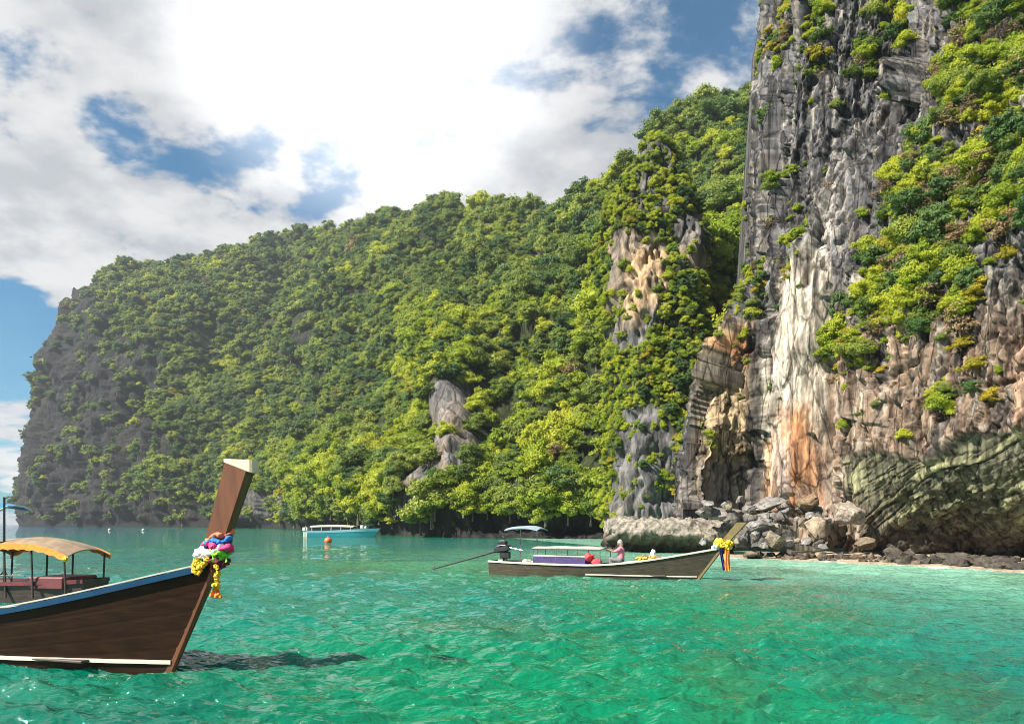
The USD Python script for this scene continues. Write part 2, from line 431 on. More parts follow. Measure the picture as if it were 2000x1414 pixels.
GREY, DARK, TAN = np.array([.115, .112, .112]), np.array([.03, .029, .029]), np.array([.24, .18, .125])
SOIL = np.array([.028, .036, .014])

HILL = [
    [(95, 1026, 820), (140, 840, 820), (172, 690, 800), (212, 588, 760)],
    [(34, 1027, 600), (45, 940, 603), (62, 880, 606), (80, 790, 608), (101, 680, 612), (121, 600, 618), (145, 570, 640)],
    [(130, 1029, 545), (148, 900, 548), (165, 750, 553), (185, 650, 560), (200, 582, 580), (245, 530, 640)],
    [(270, 1030, 480), (280, 900, 488), (300, 750, 502), (330, 640, 530), (370, 570, 570), (440, 500, 660)],
    [(430, 1032, 400), (430, 960, 405), (440, 880, 422), (460, 780, 460), (490, 650, 520), (560, 460, 640)],
    [(600, 1036, 245), (600, 960, 252), (610, 880, 285), (630, 760, 360), (650, 620, 440), (680, 450, 560)],
    [(750, 1047, 140), (750, 970, 146), (757, 880, 172), (770, 780, 225), (790, 620, 300), (820, 416, 440)],
    [(880, 1051, 118), (880, 980, 121), (890, 880, 134), (900, 780, 160), (910, 650, 220), (930, 412, 360)],
    [(1000, 1052, 113), (1000, 990, 115), (1010, 900, 124), (1020, 800, 142), (1030, 640, 185), (1050, 424, 300)],
    [(1110, 1053, 109), (1110, 980, 111), (1110, 880, 118), (1115, 760, 132), (1130, 600, 160), (1150, 400, 240)],
    [(1190, 1053, 107), (1190, 960, 109), (1190, 850, 114), (1195, 720, 124), (1205, 560, 143), (1225, 335, 200)],
    [(1290, 1055, 114), (1290, 900, 116), (1290, 800, 118), (1290, 640, 128), (1300, 420, 165), (1320, 246, 230)],
    [(1400, 1060, 88), (1400, 860, 88), (1400, 760, 90), (1400, 600, 98), (1400, 430, 128), (1400, 208, 240)],
    [(1520, 1060, 86), (1510, 800, 88), (1510, 600, 97), (1500, 420, 125), (1490, 190, 250)],
    [(1800, 1060, 90), (1780, 800, 95), (1760, 600, 105), (1740, 400, 140), (1720, 130, 260)],
]
hill, nfront = loft(HILL, 420, 300, [(12, .99), (40, .93), (110, .7), (200, .35), (260, 0.0)])
hpx, hpy = proj(hill)
hn = grid_normals(hill)
hpx0, hpy0 = hpx, hpy
hn *= np.where(hn[..., 1:2] > 0, -1, 1)
dist = hill[..., 1]
env = np.ones(hill.shape[:2]); env[nfront:] = 0.3
amp = np.clip(dist / 40, 2.5, 11) * env
gul = 1 - np.abs(2 * (fbm(np.stack([hill[..., 0] / 34. + hill[..., 1] / 60, hill[..., 1] / 70., hill[..., 2] / 95.], -1), 3, 15) - .5)) * 2
disp = noise_disp(hill, 1 / 42., 1, 3) * amp * 2.2 + (gul - .6) * amp * 1.3 + noise_disp(hill, 1 / 13., 2, 3) * 5.0 * env + np.abs(noise_disp(hill, 1 / 9., 4, 3, .25)) * -5.0 * env
# knolls and the rock pillar that stand forward of the slope
for cx, cy, rx, ry, h in ((890, 800, 46, 130, 9), (930, 730, 55, 60, 8), (1065, 640, 60, 60, 12), (1040, 930, 70, 50, 4), (690, 930, 75, 45, 9), (800, 950, 26, 70, 4), (610, 690, 60, 50, 9), (350, 700, 60, 80, 10), (480, 620, 60, 70, 8),
                            (1330, 560, 60, 70, 5), (730, 610, 60, 40, 9), (960, 540, 70, 30, 8)):
    disp += gauss(hpx, hpy, cx, cy, rx, ry) * h * env * np.where(hill[..., 1] < 700, 1, 0)
hpx, hpy = proj(hill + hn * (disp * sstep(0, 12, np.arange(hill.shape[0]))[:, None])[..., None])
LEFT_ROCK = [(-40, 1040), (-40, 480), (165, 520), (225, 600), (215, 700), (245, 770), (330, 850), (345, 905), (250, 935), (230, 1040)]
ROCKS = [([(835, 745), (915, 735), (925, 890), (900, 915), (845, 900)], 1.0), ([(790, 880), (830, 880), (828, 1000), (790, 1000)], 1.0),
         ([(200, 655), (330, 650), (300, 800), (240, 860), (200, 770)], .85), ([(0, 960), (560, 955), (600, 1036), (0, 1040)], .9),
         ([(560, 640), (640, 640), (640, 700), (570, 710)], .6), ([(1000, 470), (1060, 470), (1050, 520), (1000, 520)], .5), ([(700, 560), (745, 560), (740, 640), (700, 630)], .55), ([(845, 900), (900, 910), (930, 960), (860, 960)], .6),
         ([(600, 1012), (780, 1022), (780, 1060), (600, 1050)], .85), ([(760, 1025), (1200, 1028), (1200, 1070), (760, 1070)], 1.0),
         ([(1290, 440), (1345, 430), (1380, 520), (1330, 560), (1290, 540)], .3)]
hrock0 = in_poly(hpx, hpy, LEFT_ROCK, 20) * .97
for poly, a in ROCKS:
    hrock0 = np.maximum(hrock0, in_poly(hpx, hpy, poly, 12) * a)
disp *= 1 - .75 * gauss(hpx0, hpy0, 150, 565, 60, 60)
edge = sstep(0, 12, np.arange(hill.shape[0]))[:, None]
hill = hill + hn * (disp * edge)[..., None]
hill = hill + hn * (hrock0 * (-np.maximum(0, .10 - np.abs(noise_disp(hill, .22, 66, 3, .25)) * 2) * 16 + noise_disp(hill, .45, 67, 3, .4) * 2.2 + (noise_disp(hill, .10, 68, 4, .3) * 11 - np.maximum(0, .14 - np.abs(noise_disp(hill, .07, 69, 3, .25)) * 2) * 40) * sstep(250, 420, hill[..., 1])) * edge)[..., None]
# wave-cut notch: dark undercut band just above the water
zz = hill[..., 2]
notch = np.exp(-((zz - 0.6) / (1.4 + dist / 200)) ** 2) * (0.8 + 1.8 * np.clip(dist / 300, 0, 1))
hill[:nfront] += (-hn * notch[..., None] * np.array([1, 1, 0]))[:nfront]
hill[0, :, 2] = -3
hpx, hpy = proj(hill)

hrock = np.clip(hrock0 + (noise_disp(hill, 1 / 14., 11, 3)) * .7 * (hrock0 > .03), 0, 1)


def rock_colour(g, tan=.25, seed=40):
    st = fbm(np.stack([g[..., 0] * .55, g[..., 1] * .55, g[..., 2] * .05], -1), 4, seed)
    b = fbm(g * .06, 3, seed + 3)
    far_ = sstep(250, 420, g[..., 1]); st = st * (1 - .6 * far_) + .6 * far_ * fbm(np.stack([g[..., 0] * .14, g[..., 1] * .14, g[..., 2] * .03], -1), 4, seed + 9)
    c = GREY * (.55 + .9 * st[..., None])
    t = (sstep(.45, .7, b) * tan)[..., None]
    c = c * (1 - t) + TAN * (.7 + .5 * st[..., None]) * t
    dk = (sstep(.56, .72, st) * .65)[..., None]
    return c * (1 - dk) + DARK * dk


hcol = SOIL * (1 - hrock[..., None]) + rock_colour(hill, .2) * (1 - .82 * sstep(250, 420, dist)[..., None]) * hrock[..., None]  # far headland rock darkened in its colour to stand for shade
wet = sstep(5.2 + 0 * dist + dist / 200, 2.4, zz + 2 * noise_disp(hill, .4, 5, 2))[..., None] * .9  # sea-wet foot, plus painted shade of the notch and overhanging trees
hcol = hcol * (1 - wet) + np.array([.010, .010, .009]) * wet
for cx, cy, rx, ry in ((880, 850, 28, 55), (885, 925, 30, 25), (808, 950, 14, 40)):
    q = (gauss(hpx, hpy, cx, cy, rx, ry) * .6 * sstep(.38, .6, fbm(hill * np.array([.4, .4, .08]), 3, 78)))[..., None]
    hcol = hcol * (1 - q) + np.array([.36, .26, .17]) * q
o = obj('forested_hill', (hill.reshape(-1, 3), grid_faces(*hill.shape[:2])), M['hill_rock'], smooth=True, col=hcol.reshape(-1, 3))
tag(o, 'long forested limestone hill running from the left headland behind the bay', kind='structure')

# ------------------------------------------------------------------ pinnacle
PY = np.array([268, 290, 330, 370, 420, 480, 560, 640, 720, 800, 880, 960, 1020, 1058.])
PL = np.array([1280, 1262, 1240, 1212, 1196, 1188, 1192, 1200, 1210, 1212, 1208, 1200, 1188, 1190.])
PR = np.array([1296, 1308, 1328, 1352, 1372, 1384, 1388, 1392, 1398, 1396, 1390, 1384, 1380, 1380.])
PYY = np.array([103, 102.5, 102, 101, 100, 99, 97, 95.5, 94, 93, 92, 91.5, 91, 91.])
PD = np.array([.6, 2, 3.5, 5, 6, 7, 7.5, 8, 8.5, 9, 9, 9, 9, 9.])
rows = np.linspace(PY[0], PY[-1], 260)
il, ir, iy, idp = (PchipInterpolator(PY, a)(rows) for a in (PL, PR, PYY, PD))
th = np.linspace(-math.pi, math.pi, 260)
pin = np.zeros((len(rows), len(th), 3))
for i, (py, a, b, y, dp) in enumerate(zip(rows, il, ir, iy, idp)):
    cx, rx = ((a + b) / 2 - 1000) / F * y, (b - a) / 2 / F * y
    pin[i, :, 0] = cx + rx * np.sign(np.sin(th)) * np.abs(np.sin(th)) ** .8
    pin[i, :, 1] = y + dp * .5 - dp * np.sign(np.cos(th)) * np.abs(np.cos(th)) ** .8
    pin[i, :, 2] = CAM_H - (py - HORIZON) / F * y
pn = grid_normals(pin)
ctr = pin.mean(1, keepdims=True)
pn *= np.where(((pin - ctr) * pn).sum(-1, keepdims=True) < 0, -1, 1)
seam = np.minimum(1, np.minimum(np.arange(len(th)), np.arange(len(th))[::-1]) / 12.)[None, :]
pd = -np.maximum(0, .12 - np.abs(noise_disp(pin, .5, 66, 3, .3)) * 2) * 6 + noise_disp(pin, 1.1, 67, 4, .35) * 1.6 + noise_disp(pin, .16, 61, 4) * 3.0 + noise_disp(pin, .5, 62, 4, .22) * 1.5 - np.abs(noise_disp(pin, .28, 63, 3, .15)) * 2.6 + .6
pin = pin + pn * (pd * seam * np.clip(np.arange(len(rows)) / 14., .1, 1)[:, None])[..., None]
nt_ = np.exp(-((pin[..., 2] - .7) / 1.5) ** 2) * 1.6
pin -= pn * nt_[..., None] * np.array([1, 1, 0])
ppx, ppy = proj(pin)
prock = np.maximum.reduce([in_poly(ppx, ppy, [(1185, 440), (1300, 470), (1306, 560), (1275, 650), (1240, 690), (1190, 680)], 10),
                           in_poly(ppx, ppy, [(1318, 420), (1372, 420), (1388, 520), (1340, 535), (1312, 490)], 10),
                           in_poly(ppx, ppy, [(1215, 800), (1280, 790), (1330, 880), (1345, 1060), (1180, 1060), (1200, 900)], 12),
                           in_poly(ppx, ppy, [(1245, 270), (1310, 280), (1310, 410), (1235, 410)], 8) * .7])
prock = np.clip(prock + noise_disp(pin, .3, 64, 3) * .8 * (prock > .02), 0, 1)
pcol = SOIL * (1 - prock[..., None]) + (rock_colour(pin, .9, 70) * 1.1) * prock[..., None]
q = (in_poly(ppx, ppy, [(1225, 490), (1300, 490), (1290, 580), (1240, 640), (1215, 640)], 16) * .8 * sstep(.35, .6, fbm(pin * np.array([.7, .7, .2]), 3, 71)))[..., None]
pcol = pcol * (1 - q) + np.array([.44, .30, .17]) * q
wet = sstep(2.4, .8, pin[..., 2] + 1.5 * noise_disp(pin, .5, 5, 2))[..., None] * .85
pcol = pcol * (1 - wet) + np.array([.018, .017, .016]) * wet
o = obj('rock_pinnacle', (pin.reshape(-1, 3), grid_faces(*pin.shape[:2])), M['hill_rock'], smooth=True, col=pcol.reshape(-1, 3))
tag(o, 'steep limestone pinnacle hung with green vines between the hill and the right cliff', kind='structure')

# ------------------------------------------------------------------ right cliff
CLIFF = [
    [(1400, 1060, 75), (1420, 850, 75), (1500, 600, 76), (1545, 300, 76), (1570, 0, 76), (1600, -260, 76)],
    [(1340, 1056, 62.3), (1348, 960, 62.3), (1368, 850, 62.4), (1388, 760, 62.8), (1440, 640, 62.5), (1484, 560, 62.8), (1502, 480, 63.2), (1508, 300, 63.6), (1512, 150, 63.8), (1528, 60, 63.8), (1558, -60, 63.8), (1598, -260, 64)],
    [(1350, 1058, 60), (1360, 960, 60.2), (1380, 850, 60.5), (1398, 760, 60.8), (1440, 645, 60.5), (1492, 560, 61), (1514, 480, 61.5), (1524, 300, 62), (1532, 150, 62), (1548, 60, 62), (1578, -60, 62), (1618, -260, 62)],
    [(1400, 1060, 61), (1402, 960, 61.2), (1405, 850, 60.9), (1412, 740, 60.7), (1440, 640, 60), (1490, 550, 59.3), (1515, 470, 60), (1535, 300, 61), (1550, 150, 61), (1570, 60, 61), (1600, -60, 61.5), (1640, -260, 62)],
    [(1450, 1062, 60.4), (1450, 960, 61), (1450, 850, 60.3), (1452, 750, 60.2), (1465, 650, 59.2), (1505, 540, 58), (1535, 450, 58.8), (1570, 300, 59.8), (1590, 150, 60), (1610, 60, 60), (1640, -60, 60.5), (1680, -260, 61)],
    [(1482, 1062, 58), (1482, 960, 58), (1480, 850, 58), (1482, 720, 57.3), (1500, 620, 57), (1525, 530, 56.8), (1552, 440, 58), (1590, 300, 58.9), (1615, 150, 59), (1635, 60, 59), (1665, -60, 59.5), (1705, -260, 60)],
    [(1550, 1064, 54.3), (1548, 960, 54.6), (1545, 850, 55), (1540, 700, 55.2), (1548, 560, 55.2), (1560, 470, 55.6), (1590, 405, 56.4), (1640, 250, 57.5), (1665, 120, 57.8), (1690, 0, 58), (1740, -260, 59)],
    [(1640, 1075, 51.5), (1640, 980, 51), (1640, 850, 51), (1640, 700, 51.5), (1648, 560, 51.7), (1668, 420, 52.2), (1705, 275, 52.8), (1735, 205, 54.8), (1755, 60, 55.5), (1770, -60, 56), (1800, -260, 57)],
    [(1735, 1092, 49.2), (1740, 1040, 47.8), (1746, 975, 45.4), (1750, 905, 44.3), (1752, 840, 44.6), (1755, 700, 45.6), (1762, 560, 46.2), (1785, 400, 47), (1815, 200, 48.2), (1835, 60, 49.6), (1850, -60, 51), (1880, -260, 53)],
    [(1860, 1104, 47.0), (1862, 1055, 45.2), (1868, 985, 41.9), (1874, 900, 40.2), (1876, 850, 40.2), (1878, 700, 41.4), (1885, 560, 42), (1905, 400, 43), (1935, 200, 44.5), (1960, 60, 46), (1980, -60, 48), (2010, -260, 50)],
    [(2000, 1112, 44.2), (2000, 1062, 42.2), (2000, 985, 38.9), (2000, 885, 37.2), (2000, 845, 37), (2000, 700, 38), (2010, 560, 38.7), (2030, 400, 39.8), (2060, 200, 41), (2085, 60, 43), (2110, -60, 45), (2140, -260, 47)],
    [(2160, 1120, 41.5), (2160, 1062, 39.4), (2160, 985, 35.5), (2160, 885, 34.2), (2160, 845, 34), (2160, 700, 35), (2170, 560, 35.7), (2190, 400, 36.8), (2220, 200, 38), (2245, 60, 40), (2270, -60, 42), (2300, -260, 44)],
    [(2500, 1150, 34), (2500, 1062, 33), (2500, 985, 30), (2500, 885, 28.5), (2500, 845, 29), (2500, 700, 30), (2510, 560, 30.7), (2530, 400, 31.8), (2560, 200, 33), (2585, 60, 35), (2610, -60, 37), (2640, -260, 39)],
]
cl, ncf = loft(CLIFF, 760, 640, [(3, 1.0), (9, .98), (18, .9), (26, .5), (30, 0.0)], 9.0)
cn = grid_normals(cl)
cn *= np.where(cn[..., 1:2] > 0, -1, 1)
cpx, cpy = proj(cl)
S = np.concatenate([[0], np.cumsum(np.linalg.norm(np.diff(cl[300, :, :2], axis=0), axis=1))])[None, :] + 0 * cl[..., 0]          # along the wall
Zc = cl[..., 2]


def wall_noise(fs, fz, seed, oc=4, skew=0.0):
    return fbm(np.stack([cl[..., 0] * fs + Zc * skew, Zc * fz, cl[..., 1] * fs * .8], -1), oc, seed) - .5


CRACK = [(1812, 130), (1775, 180), (1730, 225), (1690, 265), (1640, 330), (1600, 388), (1566, 430), (1540, 472), (1528, 505), (1510, 560), (1480, 615)]
CRACKS = [(CRACK, 9, 1.2), ([(1700, 85), (1750, 110), (1795, 140)], 6, .6), ([(1620, 590), (1690, 760), (1745, 720), (1790, 700)], 5, .5), ([(1880, 745), (1950, 730), (2000, 712)], 5, .6),
          ([(1690, 640), (1760, 600), (1850, 575)], 4, .5), ([(1590, 850), (1605, 930), (1640, 990)], 4, .7), ([(1566, 430), (1600, 470), (1590, 560)], 5, .4), ([(1600, 160), (1640, 220), (1690, 200)], 4, .4),
          ([(1482, 700), (1480, 850), (1482, 1000)], 9, 1.2)]
flute = 1 - np.abs(2 * wall_noise(.55, .035, 81, 3)) * 2
flute2 = 1 - np.abs(2 * wall_noise(1.7, .10, 82, 3)) * 2
green_face = in_poly(cpx, cpy, [(1640, 900), (1690, 880), (1800, 905), (1880, 850), (2100, 830), (2700, 830), (2700, 1200), (1720, 1200), (1690, 1060), (1650, 990)], 14)
strata = fbm(np.stack([S * .14 + Zc * .30, Zc * 1.1 - S * .55, cl[..., 1] * .1], -1), 4, 84) - .5
rdg = np.abs(wall_noise(.9, .22, 92, 4)) * 2
rdg2 = np.abs(wall_noise(2.4, .5, 93, 3)) * 2


def facets(cw, chh, seed, off, tilt):
    """broken faces: each cell of a jittered Voronoi lattice sits proud or back and leans its own way"""
    g = np.random.default_rng(seed)
    a = np.stack([(S + wall_noise(.8, .3, seed, 3) * cw * 1.2) / cw, (Zc + S * .25 + wall_noise(.8, .5, seed + 1, 3) * chh * 1.2) / chh], -1).reshape(-1, 2)
    lo, hi = a.min(0) - 1, a.max(0) + 1
    n = int(np.prod(hi - lo))
    pts = g.uniform(lo, hi, (n, 2))
    _, k = cKDTree(pts).query(a)
    d = a - pts[k]
    v = g.normal(0, off, n)[k] + d[:, 0] * g.normal(0, tilt, n)[k] + d[:, 1] * g.normal(tilt * .1, tilt * .45, n)[k]
    return v.reshape(S.shape)


tufa = in_poly(cpx, cpy, [(1500, 600), (1560, 440), (1625, 500), (1625, 640), (1615, 990), (1485, 990)], 14)
fac = (facets(2.6, 7.0, 5, .34, .32) + facets(1.0, 3.0, 6, .22, .26) + facets(.36, 1.2, 7, .08, .14)) * (1 - .8 * tufa)
fac = gaussian_filter(fac, (0.4, 1.1))
cd = -.8 + fac * (1 - .8 * green_face) + wall_noise(.65, .2, 95, 5) * 1.1 * (1 - .6 * tufa) * (1 - .8 * green_face) - np.maximum(0, .16 - np.abs(strata) * 2) * 1.0 * green_face - np.maximum(0, .10 - rdg) * 3.0 * (1 - .9 * green_face) * (1 - .7 * tufa) - np.maximum(0, .12 - rdg2) * .9 * (1 - green_face) * (1 - .8 * tufa) - np.abs(wall_noise(1.6, .05, 94, 3)) * .9 * tufa + wall_noise(.10, .07, 80, 4) * 2.6 * (1 - .4 * green_face) + flute * .34 * (1 - .75 * green_face) + flute2 * .09 * (1 - .8 * green_face) + wall_noise(1.4, .5, 83, 5) * .28 * (1 - .7 * green_face) + strata * .45 * green_face \
    - np.abs(wall_noise(.22, .12, 88, 3, .1)) * 1.4 * (1 - green_face)
for pts, w, d in CRACKS:
    ld = line_dist(cpx + 10 * wall_noise(.8, .8, 90, 2), cpy + 10 * wall_noise(.8, .8, 91, 2), pts)
    cd -= np.exp(-(ld / w) ** 2) * d
below = in_poly(cpx, cpy, CRACK[:8] + [(1560, 700), (1700, 700), (1900, 500), (1900, 130)], 22)
cd += below * .55
for x, y0, y1, w, h in ((1570, 470, 960, 26, 1.2), (1535, 560, 985, 12, .6), (1612, 520, 700, 16, .6), (1500, 780, 1000, 10, .5), (1990, 670, 860, 16, .8), (1640, 700, 960, 10, .4), (1700, 640, 880, 9, .4)):   # dripstone ribs
    wob = 14 * (fbm(np.stack([0 * S, Zc * .2, 0 * S + x], -1), 2, 7) - .5)
    cd += np.exp(-((cpx - x - wob) / w) ** 2) * h * sstep(y0 - 20, y0 + 30, cpy) * sstep(y1 + 20, y1 - 40, cpy)
corner = np.argmin(np.abs(cpx[300] - 1484) + (cl[300, :, 1] > 70) * 999)
cd *= 1 - .30 * np.exp(-((S - S[0, corner]) / 2.5) ** 2)
cd += (wall_noise(2.8, .9, 96, 4) * .34 - np.maximum(0, .14 - np.abs(wall_noise(1.7, .45, 97, 4)) * 2) * 1.3) * (1 - .6 * tufa) * (1 - .6 * green_face)
fade = np.clip((nrows := np.arange(cl.shape[0])[::-1]) / 30., 0, 1)[:, None]
cl = cl + cn * (cd * fade)[..., None]
cpx, cpy = proj(cl)
Zc = cl[..., 2]
# natural stains of the stone, plus shade painted under the overhang
st, st2 = wall_noise(1.5, .04, 101, 5) + .5, wall_noise(3.6, .09, 102, 4) + .5
mot = wall_noise(.35, .3, 103, 4) + .5
ccol = np.array([.092, .090, .092]) * (.2 + 1.6 * mot[..., None])
low = (sstep(520, 680, cpy + 60 * (mot - .5)) * sstep(1500, 1580, cpx) * (1 - green_face))[..., None] * .85
ccol = ccol * (1 - low) + np.array([.21, .145, .10]) * (.3 + 1.4 * mot[..., None]) * low
dk = (sstep(.52, .62, st) * .8 * (1 - .6 * green_face))[..., None]
ccol = ccol * (1 - dk) + np.array([.03, .029, .031]) * dk
lt = (sstep(.54, .64, st2) * .7 * (1 - .6 * green_face))[..., None]
ccol = ccol * (1 - lt) + np.array([.265, .235, .195]) * lt


def stain(poly, colour, a, soft=12, streak=.5):
    global ccol
    k = in_poly(cpx + 26 * (mot - .5), cpy, poly, soft) * a * (1 - streak + streak * sstep(.36, .56, st2 * .5 + (wall_noise(1.6, .05, len(poly) * 7 + int(poly[0][0]), 3) + .5) * .5))
    ccol = ccol * (1 - k[..., None]) + np.array(colour) * k[..., None] * (.8 + .4 * mot[..., None])


stain([(1372, 640), (1470, 620), (1485, 720), (1476, 1000), (1360, 1000), (1350, 860)], (.34, .245, .14), .9, 14, .3)      # tan recess
stain([(1380, 665), (1462, 640), (1470, 715), (1390, 740)], (.36, .15, .07), .8, 10, .5)                                    # rust roof
stain([(1360, 900), (1480, 900), (1480, 1010), (1360, 1010)], (.16, .15, .145), .85, 20, .4)
stain([(1455, 640), (1484, 640), (1486, 1000), (1462, 1000)], (.035, .033, .035), .95, 6, .2)                                # dark seep
stain([(1350, 760), (1390, 700), (1378, 860), (1362, 1000), (1330, 1000)], (.09, .08, .07), .7, 8, .5)
stain([(1535, 520), (1575, 470), (1618, 500), (1620, 640), (1612, 780), (1600, 990), (1490, 990), (1490, 700), (1520, 600)], (.47, .41, .335), .92, 18, .75)   # pale dripstone
stain([(1505, 480), (1500, 320), (1530, 330), (1545, 480)], (.30, .29, .28), .5, 10, .6)
stain([(1610, 350), (1655, 300), (1640, 420), (1610, 520), (1580, 480)], (.46, .42, .38), .7, 10, .7)
stain([(1655, 540), (1690, 520), (1690, 640), (1650, 640)], (.45, .40, .36), .6, 8, .5)
stain([(1520, 800), (1580, 790), (1602, 900), (1612, 1000), (1525, 1000)], (.42, .175, .065), .85, 26, .7)                     # orange
stain([(1490, 860), (1508, 860), (1512, 1000), (1490, 1000)], (.50, .28, .14), .7, 5, .4)
stain([(1522, 860), (1534, 860), (1538, 1000), (1520, 1000)], (.42, .40, .38), .8, 6, .6)
stain([(1610, 900), (1680, 930), (1700, 1060), (1600, 1060)], (.40, .33, .26), .7, 12, .6)
stain([(1975, 660), (2030, 650), (2060, 860), (1985, 860)], (.40, .25, .17), .75, 8, .5)
gf = (green_face * (.35 + .9 * (strata + .5)) * sstep(1120, 960, cpy))[..., None]
gf = np.clip(gf, 0, 1)
ccol = ccol * (1 - gf) + np.array([.23, .225, .125]) * (.25 + .6 * mot[..., None] + 0.7 * sstep(.02, .16, strata)[..., None]) * gf
bs = (green_face * sstep(1000, 1065, cpy + 40 * (mot - .5)))[..., None] * .85  # shade of the undercut painted dark along the foot of the overhang
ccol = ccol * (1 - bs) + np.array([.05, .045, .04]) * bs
for pts, w, d in CRACKS:
    k = (np.exp(-(line_dist(cpx, cpy, pts) / (w * .6)) ** 2) * .85)[..., None]
    ccol = ccol * (1 - k) + np.array([.05, .048, .045]) * k
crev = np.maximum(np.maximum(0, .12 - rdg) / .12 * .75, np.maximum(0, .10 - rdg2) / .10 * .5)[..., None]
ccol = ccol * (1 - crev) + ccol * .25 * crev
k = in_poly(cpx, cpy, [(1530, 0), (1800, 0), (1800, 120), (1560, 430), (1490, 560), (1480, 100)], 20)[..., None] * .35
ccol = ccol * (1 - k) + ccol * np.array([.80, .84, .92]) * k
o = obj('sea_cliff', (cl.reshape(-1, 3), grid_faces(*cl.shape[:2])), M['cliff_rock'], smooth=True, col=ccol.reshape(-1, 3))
tag(o, 'towering grey limestone cliff at the right with pale dripstone streaks and an undercut foot', kind='structure')

# ------------------------------------------------------------------ beach
sv, sc_ = [], []
ns, nw = 90, 26
t = np.linspace(0, 1, ns)
sd = np.concatenate([[0], np.cumsum(np.linalg.norm(np.diff(SHORE, axis=0), axis=1))])
line = PchipInterpolator(sd / sd[-1], SHORE)(t)
tn = np.gradient(line, axis=0); nrm = np.stack([-tn[:, 1], tn[:, 0]], 1); nrm /= np.linalg.norm(nrm, axis=1, keepdims=True)
nrm *= np.where(nrm[:, :1] < 0, -1, 1)
w = np.linspace(-3, 10, nw)
bx = line[None] + nrm[None] * w[:, None, None]
bz = np.where(w < 0, w * .10, w * .035)[:, None] + 0 * bx[..., 0]
beach = np.concatenate([bx, bz[..., None]], -1)
beach[..., 2] += (fbm(beach * np.array([.5, .5, 0]), 3, 6) - .5) * .18
bc = np.array([.36, .29, .20]) * (.6 + .8 * fbm(beach * np.array([1.5, 1.5, 0]), 4, 8)[..., None])
wetb = sstep(.32, .02, beach[..., 2])[..., None] * .5
bc = bc * (1 - wetb) + np.array([.22, .17, .11]) * wetb
o = obj('beach', (beach.reshape(-1, 3), grid_faces(*beach.shape[:2])), M['boulder_rock'], smooth=True, col=bc.reshape(-1, 3))
tag(o, 'narrow strip of pale sand under the right cliff', kind='structure')

# ------------------------------------------------------------------ rocks by the water
def rock_mesh(size, seed, flat=.7, n=20, sub=2, rough=.20):
    g = np.random.default_rng(seed)
    p = g.normal(size=(n, 3)); p /= np.linalg.norm(p, axis=1, keepdims=True)
    p *= g.uniform(.82, 1.05, (n, 1)); p[:, 2] *= flat
    h = trimesh.convex.convex_hull(p)
    for _ in range(sub): h = h.subdivide()
    v = np.array(h.vertices); u = v / (np.linalg.norm(v, axis=1, keepdims=True) + 1e-9)
    v += u * ((fbm(v * 2.2 + seed, 4, seed) - .5) * rough * 2 - np.maximum(0, .10 - np.abs(fbm(v * 1.6 + seed, 3, seed + 5) - .5) * 2) * 1.0)[:, None]
    m = trimesh.Trimesh(v * np.asarray(size), h.faces, process=False); m.fix_normals()
    return m


def stone_colour(v, base, seed=0):
    n = fbm(v * 2.3 + seed, 4, seed)
    return np.asarray(base) * (.5 + 1.0 * n[:, None])


def rock(name, label, *a, **k):
    """a boulder is one mesh with its own mottled tone"""
    px, py, Y, w, h, depth, seed = a
    base, group, flat, rz, cat, tilt, rough, n = (k.get(x, d) for x, d in (('base', (.19, .18, .17)), ('group', None), ('flat', .75), ('rz', 0.0), ('cat', 'boulder'), ('tilt', (0, 0)), ('rough', .20), ('n', 20)))
    if cat == 'boulder' and w > 40: w, h, depth = w * .82, h * .82, depth * .85
    c = P(px, py, Y)
    m = rock_mesh((w / 2 / F * Y, depth / 2, h / 2 / F * Y / flat), seed, flat, n, rough=rough)
    m.apply_transform(trimesh.transformations.euler_matrix(tilt[0], tilt[1], rz))
    m = trimesh.graph.smooth_shade(m, angle=math.radians(32), facet_minarea=None)
    v = np.array(m.vertices)
    col = stone_colour(v, base, seed)
    wz = sstep(.9, .2, v[:, 2] + c[2])[:, None] * .75
    col = col * (1 - wz) + np.array([.05, .042, .035]) * wz
    o = obj(name, (v, np.array(m.faces)), M['boulder_rock'], smooth=True, col=col)
    o.AddTranslateOp().Set(Gf.Vec3d(*map(float, c)))
    tag(o, label, cat, group)
    return o


